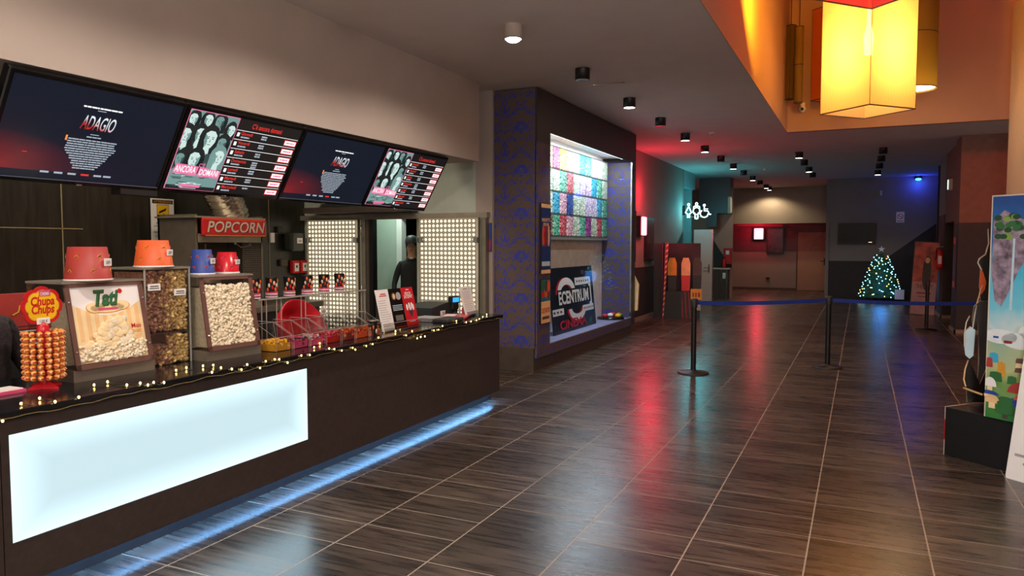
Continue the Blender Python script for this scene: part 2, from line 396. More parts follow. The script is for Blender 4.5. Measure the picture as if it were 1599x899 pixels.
# restroom lobby
m = MB()
m.box((-6.6, 20.45, 0), (-6.4, 28.5, CEIL), 'wall_teal'); m.box((-6.4, 22.0, 0), (-4.5, 22.12, CEIL), 'wall_teal')
m.box((-4.58, 20.46, 3.25), (-4.4, 22.0, CEIL), 'wall_teal')
m.box((-6.4, 24.0, 0), (-3.62, 24.12, 2.75), 'wall_atrium')
m.poly([(-4.35, .9), (-3.63, .9), (-3.63, 1.25), (-3.85, 1.25), (-4.35, 2.05)], 'wall_dark', y=23.995)
struct('wall_restroom', m)
struct('wall_dropped', MB().box((-4.55, 23.4, 2.62), (-3.62, 24.0, CEIL), 'laminate_grey').box((-4.3, 23.35, 2.2), (-4.0, 23.6, 2.62), 'laminate_grey'))
# back of the hall
struct('wall_back_upper', MB().box((-6.4, 28.3, 2.42), (-.9, 28.5, CEIL), 'wall_beige'))
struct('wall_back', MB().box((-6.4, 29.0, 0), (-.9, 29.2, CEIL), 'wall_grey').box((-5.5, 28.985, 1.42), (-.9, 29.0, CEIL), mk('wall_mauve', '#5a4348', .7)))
struct('baseboard_back', MB().box((-4.5, 28.97, 0), (-2.1, 29.0, .08), 'brown_grey'))
m = MB()
m.box((-.9, 25.4, 1.16), (3.5, 25.6, CEIL), 'wall_grey'); m.box((-.9, 25.4, 0), (3.5, 25.6, 1.16), 'wall_dark')
m.box((-1.0, 25.4, 0), (-.89, 29.2, CEIL), 'wall_grey')
m.poly([(.6, 1.16), (3.4, 1.16), (3.4, 3.4)], 'wall_dark', y=25.396)
struct('wall_back_right', m)
# right flank: two piers and a recessed dark door bay
m = MB()
mk('wall_red_lit', '#7d564a', .75)  # red-brown cast of the red lighting is put into this wall colour
m.box((1.66, 16.25, 2.08), (4, 17.1, CEIL), 'wall_red_lit'); m.box((1.66, 16.25, 0), (4, 17.1, 2.08), 'wall_dark')
struct('wall_pier_near', m)
m = MB()
m.box((1.7, 19.45, 2.35), (4, 20.8, CEIL), 'wall_grey'); m.box((1.7, 19.45, 0), (4, 20.8, 2.35), 'wall_dark')
m.box((1.72, 17.1, 2.15), (4, 19.45, CEIL), 'wall_red_lit')
struct('wall_pier_far', m)
struct('wall_right_far', MB().box((2.6, 17.1, 0), (2.8, 25.4, CEIL), 'wall_dark'))
struct('baseboard_right', MB().box((1.63, 16.22, 0), (1.66, 17.1, .07), 'baseboard').box((1.63, 16.22, 0), (2.6, 16.25, .07), 'baseboard')
       .box((1.67, 19.42, 0), (1.7, 20.8, .07), 'baseboard').box((1.67, 19.42, 0), (2.6, 19.45, .07), 'baseboard'))
struct('trim_2', MB().box((1.78, 22.2, 0), (1.98, 22.4, CEIL), 'wall_dark'))
struct('wall_outer_left', MB().box((-9.2, -5, 0), (-9.0, 31, CEIL), 'wall_grey'))

# far brown door
d = thing('door_1', 'pale brown single door with dark lever in the back wall', 'door', (-1.56, 28.99, 0)); d['kind'] = 'structure'
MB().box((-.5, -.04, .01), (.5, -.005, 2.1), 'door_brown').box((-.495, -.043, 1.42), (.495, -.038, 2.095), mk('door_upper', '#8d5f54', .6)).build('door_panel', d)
MB().box((-.55, -.03, 0), (-.5, 0, 2.15), 'brown_grey').box((.5, -.03, 0), (.55, 0, 2.15), 'brown_grey').box((-.55, -.03, 2.1), (.55, 0, 2.15), 'brown_grey').build('door_frame', d)
MB().box((.38, -.06, .93), (.42, -.04, 1.18), 'black').tube([(.4, -.06, 1.07), (.4, -.1, 1.07), (.27, -.1, 1.07)], .012, 'black').build('door_handle', d)
# restroom door standing open, parallel to the picture
pl = on(1, 21.0, 1082, 470).x; pr = on(1, 21.0, 1112, 470).x
d = thing('door_2', 'pale grey restroom door standing open under the neon sign', 'door', (pl, 21.0, 0)); d['kind'] = 'structure'
W = pr - pl
MB().box((0, 0, .01), (W, .045, 2.08), 'door_white').build('door_panel', d)
MB().box((W - .012, -.002, .01), (W + .004, .047, 2.08), 'chrome').build('door_edge', d)
MB().box((W - .12, -.012, .9), (W - .08, 0, 1.12), 'steel_dark').tube([(W - .1, -.01, 1.03), (W - .1, -.05, 1.03), (W - .24, -.05, 1.03)], .011, 'chrome').build('door_handle', d)

# ================================================================ COUNTER
def lightbox_material():
    m = bpy.data.materials.new('lightbox_glow'); m.use_nodes = True; b = m.node_tree.nodes['Principled BSDF']; M_ = lambda *a: math_node(m, *a)
    tc = N(m, 'ShaderNodeTexCoord'); sp = N(m, 'ShaderNodeSeparateXYZ'); m.node_tree.links.new(tc.outputs['Object'], sp.inputs[0])
    dy = M_('SUBTRACT', 1.014, M_('ABSOLUTE', M_('ADD', sp.outputs[1], .814))); dz = M_('SUBTRACT', .2525, M_('ABSOLUTE', M_('SUBTRACT', sp.outputs[2], .5575)))
    d = M_('MINIMUM', M_('MULTIPLY', dy, .8), dz); k = M_('POWER', M_('MAXIMUM', M_('SUBTRACT', 1.0, M_('DIVIDE', d, .17)), 0.0), 1.5)
    m.node_tree.links.new(M_('MULTIPLY_ADD', k, .45, .86), b.inputs['Emission Strength']); b.inputs['Emission Color'].default_value = lin('#d9f7ff')
    b.inputs['Base Color'].default_value = (.05, .05, .05, 1); b.inputs['Roughness'].default_value = .3
    return m
lightbox = lightbox_material()
ct = thing('service_counter', 'long black bar counter with glowing front panel below the menu screens', 'counter', (-3.85, 3.9, 0))
def cx(x): return x + 3.85
def cy(y): return y - 3.9
m = MB(); CE = 7.18
m.box((cx(-4.2), cy(.2), .15), (cx(-3.52), cy(CE), .885), 'laminate')
m.box((cx(-3.52), cy(.2), .098), (cx(-3.5), cy(2.03), .885), 'laminate'); m.box((cx(-3.52), cy(4.1), .098), (cx(-3.5), cy(CE), .885), 'laminate')
m.box((cx(-3.52), cy(2.035), .81), (cx(-3.5), cy(4.1), .885), 'laminate'); m.box((cx(-3.52), cy(2.035), .098), (cx(-3.5), cy(4.1), .305), 'laminate')
m.box((cx(-3.52), cy(2.035), .305), (cx(-3.5), cy(2.072), .81), 'laminate')
m.build('counter_body', ct)
MB().rbox((cx(-4.3), cy(.2), .885), (cx(-3.47), cy(CE + .03), .925), 'stone_top', .006).build('counter_top', ct)
MB().box((cx(-4.2), cy(.2), 0), (cx(-3.6), cy(CE), .149), 'laminate_grey').build('toe_kick', ct)
MB().box((cx(-3.518), cy(2.072), .305), (cx(-3.504), cy(4.1), .81), lightbox).build('light_panel', ct)
# brighter rim of the light box where its tubes run
k = em('lightbox_tube', '#e6ffff', 2.2)
MB().box((cx(-3.595), cy(1.0), .138), (cx(-3.575), cy(CE - .02), .148), em('led_strip', '#79bcff', 18)).build('led_strip', ct)
light('AREA', 'plinth_light', (cx(-3.582), cy(4.05), .136), 20, '#79bcff', ct, (.02, 6.2))
light('AREA', 'panel_light', (cx(-3.49), cy(3.09), .56), 9, '#bfeaff', ct, (.5, 2.0), rot=(0, -PI / 2, 0)).data.size = .5

# ================================================================ MENU SCREENS
def bars(m, x0, x1, z, h, mat, rnd, y=-.0445, gap=.006, sk=0):
    x = x0
    while x < x1 - .004:
        wd = min(rnd.uniform(.012, .05), x1 - x); m.flat(x, z, x + wd, z + h, mat, y); x += wd + gap * rnd.uniform(.6, 1.5)
em('scr_white', '#ffffff', 1.1); em('scr_grey', '#b9c6d4', .8); em('scr_red', '#e8302a', 1.0); em('scr_black', '#05070c', .6)
em('scr_pink', '#f07aa8', 1.0); em('scr_orange', '#ff8a3a', 1.2); em('scr_teal1', '#cfe8e2', 1.0); em('scr_teal2', '#7fa7a4', .8)
em('scr_teal3', '#35504f', .8); em('scr_teal4', '#101e20', .8); em('scr_dim', '#5d636e', .6)
def screen_base(t):
    MB().rbox((-.615, -.04, 0), (.615, .03, .70), 'black_gloss', .008).build('housing', t)
    MB().rbox((-.02, -.052, .003), (.02, -.035, .014), 'chrome', .003).build('badge', t)
def adagio(t, seed):
    rnd = random.Random(seed); m = MB()
    m.flat(-.585, .03, .585, .672, adagio_material(seed), -.0415)
    m.flat(-.42, .2, -.39, .205, 'scr_red', -.043)
    m.flat(-.6, .028, .6, .034, 'scr_dim', -.042)
    bars(m, -.13, .14, .545, .01, 'scr_white', rnd, -.043, .004); m.flat(-.03, .53, .03, .535, 'scr_grey', -.043)
    m.text('ADAGIO', .0, .40, .095, title_material(), -.0435, .23, .12, .006, 'C')
    m.flat(-.03, .365, .03, .370, 'scr_grey', -.043); bars(m, -.05, .05, .345, .008, 'scr_grey', rnd, -.043, .003)
    for i in range(13):
        hw = .17 if i < 5 else .17 - (i - 4) * .012
        bars(m, -hw + rnd.uniform(-.01, .01), hw + rnd.uniform(-.01, .01), .32 - i * .0165, .0085, 'scr_grey', rnd, -.043, .003)
    m.flat(-.185, .31, -.172, .345, 'scr_orange', -.0435)
    for i, x in enumerate((-.25, -.16, -.07, .02, .11, .18)):
        m.flat(x - .028, .075, x + .028, .088, 'scr_red' if i == 3 else 'scr_grey', -.043)
    m.build('film_page', t)
DAYS = ['Giovedì', 'Venerdì', 'Sabato', 'Domenica', 'Lunedì', 'Martedì', 'Mercoledì']
def head_shape(m, x, z, s, tone, hair, y, turn=0):
    r = random.Random(int(x * 1000 + z * 77)); body = r.choice(['scr_teal3', 'scr_teal4', 'scr_teal2']); s *= 1.12
    m.poly([(x - .95 * s, z - 1.9 * s), (x + .95 * s, z - 1.9 * s), (x + .8 * s, z - .95 * s), (x + .3 * s, z - .62 * s), (x - .3 * s, z - .62 * s), (x - .8 * s, z - .95 * s)], body, y)
    m.poly([(x - .12 * s, z - .62 * s), (x + .12 * s, z - .62 * s), (x, z - 1.3 * s)], 'scr_teal1', y - .0001)
    k = 14; m.poly([(x + (.5 + .05 * r.random()) * s * math.cos(2 * PI * i / k), z + .05 * s + (.58 + .06 * r.random()) * s * math.sin(2 * PI * i / k)) for i in range(k)], hair, y - .0001)
    if r.random() < .6: m.poly([(x - .52 * s, z + .1 * s), (x + .52 * s, z + .1 * s), (x + .5 * s, z - .7 * s), (x - .5 * s, z - .75 * s)], hair, y - .0001)
    m.poly([(x - .13 * s, z - .3 * s), (x + .15 * s, z - .3 * s), (x + .2 * s, z - .72 * s), (x - .18 * s, z - .72 * s)], tone, y - .0002)
    fx = x + turn * s
    m.poly([(fx - .3 * s, z + .22 * s), (fx - .12 * s, z + .36 * s), (fx + .14 * s, z + .35 * s), (fx + .31 * s, z + .18 * s), (fx + .3 * s, z - .15 * s), (fx + .16 * s, z - .42 * s), (fx - .02 * s, z - .5 * s), (fx - .19 * s, z - .4 * s), (fx - .31 * s, z - .12 * s)], tone, y - .0003)
    sh = 'scr_teal2' if tone == 'scr_teal1' else 'scr_teal3'
    q_ = 1 if turn < 0 else -1
    m.poly([(fx + q_ * .31 * s, z + .2 * s), (fx + q_ * .3 * s, z - .15 * s), (fx + q_ * .16 * s, z - .42 * s), (fx + q_ * .12 * s, z - .2 * s), (fx + q_ * .2 * s, z + .1 * s)][::q_], sh, y - .0004)
    for q in (-.13, .13):
        m.flat(fx + (q - .07) * s, z + .06 * s, fx + (q + .07) * s, z + .085 * s, 'scr_teal3', y - .0005); m.disc(fx + q * s, z, .05 * s, .026 * s, 'scr_teal4', y - .0005, 8)
    m.poly([(fx + .01 * s, z), (fx + .05 * s, z - .17 * s), (fx - .03 * s, z - .17 * s)], sh, y - .0005)
    m.flat(fx - .08 * s, z - .30 * s, fx + .08 * s, z - .27 * s, 'scr_teal3', y - .0005)
class ClipPoster(MB):
    def poly(s, pts, mat, y=-.001, T=None): return MB.poly(s, [(min(max(x, -.579), -.121), min(max(z, .04), .666)) for x, z in pts], mat, y, T)
    def flat(s, x0, z0, x1, z1, mat, y=-.001, T=None, sk=0): return s.poly([(x0, z0), (x1, z0), (x1, z1), (x0, z1)], mat, y)
def ancora(t, seed):
    rnd = random.Random(seed); m = MB()
    m.flat(-.585, .03, .585, .672, 'scr_black', -.0412)
    x0, x1, z0, z1 = -.585, -.115, .035, .672
    m.flat(x0, z0, x1, z1, 'scr_pink', -.0414); m.flat(x0 + .006, z0 + .004, x1 - .006, z1 - .006, 'scr_teal2', -.0416)
    m0 = m; m = ClipPoster()
    sp = [(-.53, .60, .1, 'scr_teal1'), (-.41, .61, .105, 'scr_teal1'), (-.29, .61, .11, 'scr_teal2'), (-.17, .56, .10, 'scr_teal1'), (-.55, .47, .13, 'scr_teal1'), (-.44, .49, .12, 'scr_teal1'),
          (-.20, .44, .12, 'scr_teal2'), (-.34, .47, .155, 'scr_teal1'), (-.53, .28, .11, 'scr_teal2'), (-.20, .33, .135, 'scr_teal1'), (-.40, .29, .14, 'scr_teal1')]
    for i, (x, z, s, tone) in enumerate(sp):
        head_shape(m, x, z, s, tone, 'scr_teal4' if i != 9 else 'scr_teal2', -.0418 - i * .00022, .06 * (1 if i % 2 else -1))
    m0.add(m.v, m.f, 'scr_teal1'); off = len(m0.m) - len(m.m)
    for j, k_ in enumerate(m.m): m0.m[off + j] = m0.mi(m.mats[k_])
    m = m0
    m.flat(x0 + .006, z0 + .004, x1 - .006, .175, 'scr_teal2', -.0446); m.flat(x0 + .006, z0 + .004, x1 - .006, .07, 'scr_teal4', -.0447)
    for i in range(26):
        x = rnd.uniform(x0 + .01, x1 - .12); z = rnd.uniform(.055, .165); m.flat(x, z, x + rnd.uniform(.03, .1), z + .006, rnd.choice(['scr_teal1', 'scr_teal3', 'scr_teal4']), -.0449)
    m.poly([(-.56, .165), (-.345, .155), (-.34, .235), (-.55, .245)], 'scr_pink', -.0451); m.poly([(-.335, .155), (-.125, .15), (-.12, .215), (-.33, .235)], 'scr_pink', -.0451)
    m.text('ANCORA', -.55, .178, .052, 'scr_white', -.0454, .19, 0, .01); m.text('DOMANI', -.32, .168, .05, 'scr_white', -.0454, .18, 0, .01)
    m.text("C'È", -.345, .232, .03, 'scr_pink', -.0454, None, 0, .01)
    m.flat(-.46, .06, -.27, .082, 'scr_pink', -.0454); m.flat(-.45, .05, -.3, .053, 'scr_white', -.0454)
    m.text("C'è ancora domani", .03, .605, .042, 'scr_red', -.0425, .33, 0, .012)
    for i, dname in enumerate(DAYS):
        z = .575 - i * .0775
        m.flat(-.11, z, .58, z + .004, 'scr_white', -.0425)
        m.rbox((-.095, -.0428, z - .05), (-.07, -.042, z - .018), 'scr_white', .002)
        m.text(dname, -.055, z - .035, .027, 'scr_red', -.0427, None, 0, .014); bars(m, -.05, .04, z - .058, .012, 'scr_grey', rnd, -.0427, .003)
        for q in range(3 if dname == 'Domenica' else (1 if i == 6 else 2)):
            bars(m, .165, .225, z - .028 - q * .02, .013, 'scr_grey', rnd, -.0427, .003)
        m.flat(.43, z - .062, .575, z - .012, 'scr_red', -.0425); m.flat(.437, z - .056, .568, z - .018, 'scr_white', -.0428); bars(m, .455, .55, z - .043, .012, 'scr_pink', rnd, -.043, .003)
    m.build('showtime_page', t)
TILT = math.atan2(.34, .61)
ys = [3.285, 4.523, 5.76, 6.998]
labs = ['nearest menu screen at far left showing dark film credits for ADAGIO', 'bright menu screen with a black-and-white crowd poster and red timetable, above the POPCORN sign',
        'smaller-looking dark ADAGIO screen between the two timetable screens', 'last menu screen beside the wall end, with crowd poster and red timetable']
for i, y in enumerate(ys):
    t = thing('menu_screen', labs[i], 'screen', (-4.735, y, 2.085), RX, TILT, 'menu screens over the bar')
    screen_base(t)
    (adagio if i % 2 == 0 else ancora)(t, i + 3)
m = MB()
for y in ys: m.box((-4.72, y - .25, 2.3), (-4.66, y - .2, 2.75), 'black'); m.box((-4.72, y + .2, 2.3), (-4.66, y + .25, 2.75), 'black')
m.box((-4.78, 2.7, 2.42), (-4.68, 7.6, 2.47), 'black')
tag(m.build('mounting_rail'), 'black steel rail carrying the row of menu screens', 'bracket')
tag(MB().box((-4.80, 3.6, 2.03), (-4.70, 3.9, 2.09), 'black').build('cable_tray'), 'short black cable box under the gap after the first screen', 'box')

# ================================================================ BAR END: LED PANELS, FRAME
def led_panel(x0, x1, lab):
    t = thing('led_panel', lab, 'light panel', ((x0 + x1) / 2, 8.77, .42)); h = (x1 - x0) / 2
    MB().box((-h, -.02, 0), (h, .02, 1.59), MATLED).build('dot_grid', t)
    f = MB()
    for a_, b_ in (((-h - .03, -.028, -.42), (-h, .028, 1.61)), ((h, -.028, -.42), (h + .03, .028, 1.61)), ((-h, -.028, 1.59), (h, .028, 1.61)), ((-h, -.028, -.05), (h, .028, 0))): f.box(a_, b_, 'steel_dark')
    f.build('frame', t)
    for xx in (-h, h): MB().rbox((xx - .04, -.05, 1.28), (xx + .04, -.03, 1.35), 'charcoal', .006).build('clip', t)
    light('AREA', 'panel_glow', (0, -.06, .9), 7, '#fff0d0', t, (.9, 1.4), rot=(PI / 2, 0, 0))
    return t
MATLED = led_material()
led_panel(-7.40, -6.54, 'glowing LED dot panel left of the service doorway, behind the film cups')
led_panel(-5.46, -4.60, 'glowing LED dot panel right of the service doorway, behind the till')
MB_ = MB().box((-7.6, 8.8, 2.03), (-4.47, 8.9, 2.10), 'steel').box((-4.56, 8.8, .0), (-4.49, 8.9, 2.03), 'steel_dark')
tag(MB_.build('service_hatch_frame'), 'brushed steel header and jamb framing the end of the bar', 'frame')
f = MB(); f.box((-6.49, 8.8, 0), (-6.42, 8.895, 2.03), 'steel_dark'); f.box((-6.41, 8.8, 0), (-6.36, 8.895, 2.03), 'brown_grey'); f.box((-6.36, 8.8, 0), (-6.29, 8.9, 2.03), 'black')
for z in (.95, 1.8): f.tube([(-6.44, 8.76, z), (-6.44, 8.73, z), (-6.44, 8.73, z + .15), (-6.44, 8.76, z + .15)], .008, 'chrome')
tag(f.build('sliding_door_post'), 'dark steel sliding door post with pull handles beside the left LED panel', 'post')
tag(MB().box((-7.25, 8.5, 2.28), (-6.1, 8.89, 2.31), 'off_white').box((-7.3, 8.52, 2.12), (-5.6, 8.89, 2.2), 'brown_grey').build('wall_shelf'), 'low beige shelf on the wall just above the left LED panel', 'shelf')
light('POINT', 'service_room_light', (-6.3, 9.45, 2.5), 42, '#d8f0e4', None, .15)

# ================================================================ BACK OF BAR
t = thing('popcorn_machine', 'steel popcorn machine with red POPCORN sign and wire guard', 'popcorn machine', (-7.12, 6.67, .9), RX)
m = MB(); m.box((-.52, -.3, 0), (-.49, .3, 1.12), 'steel_dark'); m.box((.5, -.3, 0), (.53, .3, 1.12), 'steel_dark'); m.box((-.52, .27, 0), (.53, .3, 1.12), 'steel_dark')
m.box((-.56, -.34, 1.08), (.54, .3, 1.10), 'steel'); m.box((-.52, -.3, 0), (.53, .3, .08), 'steel'); m.box((-.5, -.3, .8), (.52, -.27, .9), 'steel'); m.build('cabinet', t)
m = MB(); m.rbox((-.46, -.36, .87), (.54, -.31, 1.08), 'red', .02)
m.flat(-.44, .875, .52, .885, 'gold', -.362); m.flat(-.43, 1.058, .52, 1.066, 'orange', -.362)
m.build('sign_board', t)
MB().text('POPCORN', .045, .915, .125, mk('sign_shadow', '#5c0c0c', .5), -.3615, .88, .25, .02, 'C').text('POPCORN', .035, .92, .125, 'off_white', -.363, .88, .25, .015, 'C').build('lettering', t)
m = MB()
for i in range(13): m.box((.2 + i * .025, -.29, .08), (.204 + i * .025, -.285, .8), 'steel_dark')
for i in range(28): m.box((.2, -.29, .09 + i * .026), (.52, -.285, .094 + i * .026), 'steel_dark')
m.build('wire_guard', t)
MB().tube([(-.2, -.1, .78), (-.2, -.1, .3), (-.05, -.12, .3), (0, -.12, .55)], .012, 'steel').lathe([(.01, 0), (.16, .02), (.17, .2), (.12, .24)], 'steel', 20, (-.1, 0, .3)).build('kettle', t)
MB().tube([(.12, -.25, .79), (.25, -.22, .74), (.36, -.25, .76)], .006, 'off_white').ball((.12, -.25, .79), .016, 'white').ball((.36, -.25, .77), .016, 'white').build('hanging_cord', t)
tag(MB().rbox((-7.59, -2, .82), (-6.75, 8.3, .9), 'steel_dark', .01).box((-7.55, -2, 0), (-6.85, 8.3, .82), 'charcoal').build('back_counter'), 'dark steel work counter along the rear wall of the bar', 'counter')
# foil duct rising from the machine
pts = []; n = 60
for i in range(n + 1):
    q = i / n; pts.append((-7.05 + .1 * q, 6.93 - .75 * q ** 1.15, 2.003 + .95 * q))
rr = [.20 + .012 * math.sin(i * 2.4) + .006 * math.sin(i * 5.1) for i in range(n + 1)]
tag(MB().tube(pts, rr, 'foil', 28).build('foil_duct'), 'crumpled silver foil exhaust duct above the popcorn machine', 'duct')
# sign on wall: video surveillance notice
t = thing('notice_sign', 'white ATTENZIONE camera surveillance notice with yellow square on dark wall', 'sign', (-7.58, 6.35, 1.72), RX)
m = MB(); m.box((-.16, -.012, 0), (.16, 0, .5), 'white_card'); m.build('board', t)
m = MB(); m.flat(-.145, .44, .145, .485, 'black', -.0135); m.text('ATTENZIONE', 0, .45, .026, 'gold', -.015, .25, 0, .01, 'C'); m.flat(-.085, .245, .085, .43, 'black', -.0135); m.flat(-.08, .25, .08, .425, 'yellow', -.014)
m.poly([(-.06, .32), (.04, .36), (.05, .39), (-.05, .35)], 'black', -.015); m.tube([(.0, -.015, .32), (.05, -.015, .30), (.06, -.015, .31)], .004, 'black', 5)
for i, s_ in enumerate(['AREA SOTTOPOSTA', 'A VIDEOSORVEGLIANZA', 'PER', 'RAGIONI DI SICUREZZA']): m.text(s_, 0, .20 - i * .036, .021, 'charcoal', -.0135, [.2, .27, .05, .27][i], 0, .008, 'C')
m.flat(-.12, .055, .12, .059, 'charcoal', -.0135); m.flat(-.08, .035, .08, .039, 'charcoal', -.0135); m.build('print', t)
t = thing('paper_dispenser', 'dark green-grey paper towel dispenser on the wall right of the POPCORN sign', 'dispenser', (-7.59, 8.56, 1.55), RX)
MB().rbox((-.14, -.16, .02), (.14, 0, .30), mk('dispenser_grey', '#31362f', .35), .04).build('casing', t)
MB().flat(-.03, .14, .09, .22, 'white_card', -.1615).flat(.0, .17, .07, .18, 'charcoal', -.162).build('sticker', t)
tag(MB().rbox((-7.59, 8.28, 1.84), (-7.55, 8.38, 1.93), 'charcoal', .01).build('wall_box'), 'small dark junction box left of the paper dispenser', 'box')
tag(MB().rbox((-7.59, 8.15, 1.7), (-7.56, 8.22, 1.84), 'white_card', .008).build('wall_tag'), 'small white card at the right end of the POPCORN sign', 'card')
tag(MB().rbox((-7.59, 8.33, 1.36), (-7.55, 8.47, 1.46), 'brown_grey', .01).build('socket_box'), 'brown wall socket left of the red alarm boxes', 'socket')
t0 = None
for i, y in enumerate((8.63, 8.81)):
    lab = ['red wall alarm box with white window, the left one of two', 'red wall alarm box with white window, right next to the LED panel'][i]
    if not t0:
        t0 = t = thing('alarm_box', lab, 'alarm box', (-7.59, y, 1.25), RX, 0, 'red alarm boxes'); MB().rbox((-.08, -.06, 0), (.08, 0, .19), 'red', .01).build('casing', t)
        MB().flat(-.045, .03, .045, .15, 'white_card', -.0615).disc(0, .1, .018, .022, 'charcoal', -.0625).build('window', t)
    else: dup(t0, (-7.59, y, 1.25), RX, lab)
light('AREA', 'rear_fill_light', (0, -3.2, .5), 1300, '#ffeee0', None, (8, 3), rot=(math.radians(195), 0, 0))  # added unseen fill behind the camera, brightens the ceiling
light('AREA', 'standee_fill_light', (1.2, .8, 3.4), 170, '#fff0e8', None, (1.2, 1.2), rot=(math.radians(50), 0, 0))  # added unseen fill above the frame, brightens the right standees
light('AREA', 'bar_ceiling_light', (-6.0, 5.0, CEIL - .05), 85, '#ffe8cc', None, (.6, 4.0))

# ================================================================ POPCORN DISPLAY CASES
def kernels(m, x0, x1, z0, z1, y0, y1, n, mats, seed, r=.011, T=None, matf=None):
    rnd = random.Random(seed); bm = bmesh.new(); bmesh.ops.create_icosphere(bm, subdivisions=1, radius=1)
    base = [v.co.copy() for v in bm.verts]; fs = [[v.index for v in f.verts] for f in bm.faces]; bm.free()
    for i in range(n):
        x = rnd.uniform(x0, x1); z = rnd.uniform(z0, z1); y = rnd.uniform(y0, y1); s = r * rnd.uniform(.7, 1.35)
        sx, sy, sz = [rnd.uniform(.6, 1.3) * s for _ in range(3)]; rot = Matrix.Rotation(rnd.uniform(0, 6), 3, (rnd.random(), rnd.random(), rnd.random() + .1))
        vs = []
        for b_ in base:
            p = rot @ Vector((b_.x * sx, b_.y * sy, b_.z * sz)) * rnd.uniform(.75, 1.2); vs.append((x + p.x, y + p.y, z + p.z))
        m.add(vs, fs, matf(x, z) if matf else rnd.choice(mats), True, T)
def case_frame(t, w, h, tiltx, d=.38, base=.09, mat='maroon', back=.18):
    # body: tilted front frame on a dark base; side outline leans back towards the top
    MB().prism([(0, 0), (0, base), (-0, base)], 0, 0, 'charcoal')
    MB().box((-w / 2 - .012, 0, 0), (w / 2 + .012, d, base), 'steel_dark').build('base', t)
    for s_ in (-1, 1):
        sl = MB(); x = s_ * w / 2; sl.add([(x, 0, base), (x, d, base), (x, d, h), (x, tiltx, h), (x + s_ * .006, 0, base), (x + s_ * .006, d, base), (x + s_ * .006, d, h), (x + s_ * .006, tiltx, h)],
               [(0, 1, 2, 3), (4, 7, 6, 5), (0, 3, 7, 4), (1, 5, 6, 2), (3, 2, 6, 7)], 'acrylic')
        sl.build('side_glass', t)
    MB().box((-w / 2 - .01, tiltx - .015, h), (w / 2 + .01, d, h + .012), 'steel').build('lid', t)
    T = Matrix(((1, 0, 0, 0), (0, 1, tiltx / (h - base), 0), (0, 0, 1, base), (0, 0, 0, 1)))
    hh = h - base; fr = MB(); b_ = .028
    fr.box((-w / 2, -.012, 0), (-w / 2 + b_, 0, hh), mat, T).box((w / 2 - b_, -.012, 0), (w / 2, 0, hh), mat, T).box((-w / 2, -.012, 0), (w / 2, 0, b_), mat, T).box((-w / 2, -.012, hh - .02), (w / 2, 0, hh), mat, T)
    for xx in (-w / 2 + .014, w / 2 - .014):
        for zz in (.1, hh - .1): fr.ball((xx, -.014, zz), .006, 'chrome', 8, T=T)
    fr.build('front_frame', t)
    return T, hh
# first case: film-food sheet over the popcorn
t = thing('popcorn_case', 'leftmost popcorn case with orange Tati sheet on its tilted front', 'popcorn case', (-3.848, 2.885, .925), RX)
t.rotation_euler[2] = RX - .04
T, hh = case_frame(t, .475, .535, .095, .42, .065)
m = MB(); m.flat(-.21, .03, .21, hh - .02, 'cream', -.003, T)
m.flat(-.21, .15, .21, .36, 'peach', -.0035, T)
for i in range(9): m.flat(-.21 + i * .05, .15, -.185 + i * .05, .36, 'cream', -.0037, T)
m.poly([(-.215 + .43 * i / 16, .33 - .075 * math.sin(PI * i / 16) + .03) for i in range(17)] + [(.215, hh - .02), (-.215, hh - .02)], 'white_card', -.004, T)
m.disc(0, .325, .11, .03, 'gold', -.0045, T=T); m.disc(-.07, .33, .06, .032, 'gold', -.0045, T=T); m.disc(.08, .335, .06, .03, 'gold', -.0045, T=T)
m.disc(0, .328, .105, .027, 'cream', -.005, T=T); m.disc(-.07, .333, .055, .029, 'cream', -.005, T=T); m.disc(.08, .338, .055, .027, 'cream', -.005, T=T)
m.text('Tati', -.09, .342, .085, 'green_dark', -.0068, .15, .25, .045, T=T); m.text('Tati', -.094, .345, .085, 'green', -.007, .15, .25, .02, T=T); m.disc(.088, .418, .014, .014, 'red', -.0075, T=T)
m.flat(-.06, .315, .06, .327, 'pink', -.007, T)
m.text('Mais', .13, .20, .025, 'red', -.006, None, 0, .01, T=T); m.flat(.12, .185, .19, .188, 'gold', -.006, T); m.flat(.12, .175, .185, .178, 'gold', -.006, T)
m.poly([(-.215, .13)] + [(-.2 + .36 * i / 12, .11 - .075 * math.sin(PI * i / 12)) for i in range(13)] + [(.2, .18), (.1, .14), (-.1, .14)], 'peach', -.0048, T)
m.build('printed_sheet', t)
m = MB(); rnd = random.Random(5)
for i in range(150):      # printed heap of crunchy puffs on the sheet
    a_ = rnd.random(); z = .06 + .2 * a_; wd = .19 * (1 - a_ * .85) + .02
    x = rnd.uniform(-wd, wd * .8) - .01 + .05 * a_
    if z < .06 + .07 * (x / .2) ** 2 + (0.06 if x > .1 else 0): continue
    m.ball((x, -.009 - i * .00004, z), .024, rnd.choice(['cream', 'popcorn_white', 'cream', 'cream']), 10, (1.1, .12, .75), T=T @ Matrix.Identity(4))
m.build('snack_picture', t)
m = MB(); kernels(m, -.2, .2, .035, .13, -.012, -.004, 330, ['popcorn_white'], 3, .011, T)
o = m.build('popcorn', t); o['kind'] = 'stuff'
MB().box((-.2, .02, .03), (.2, .22, .36), 'popcorn_white', T).build('popcorn_fill', t)
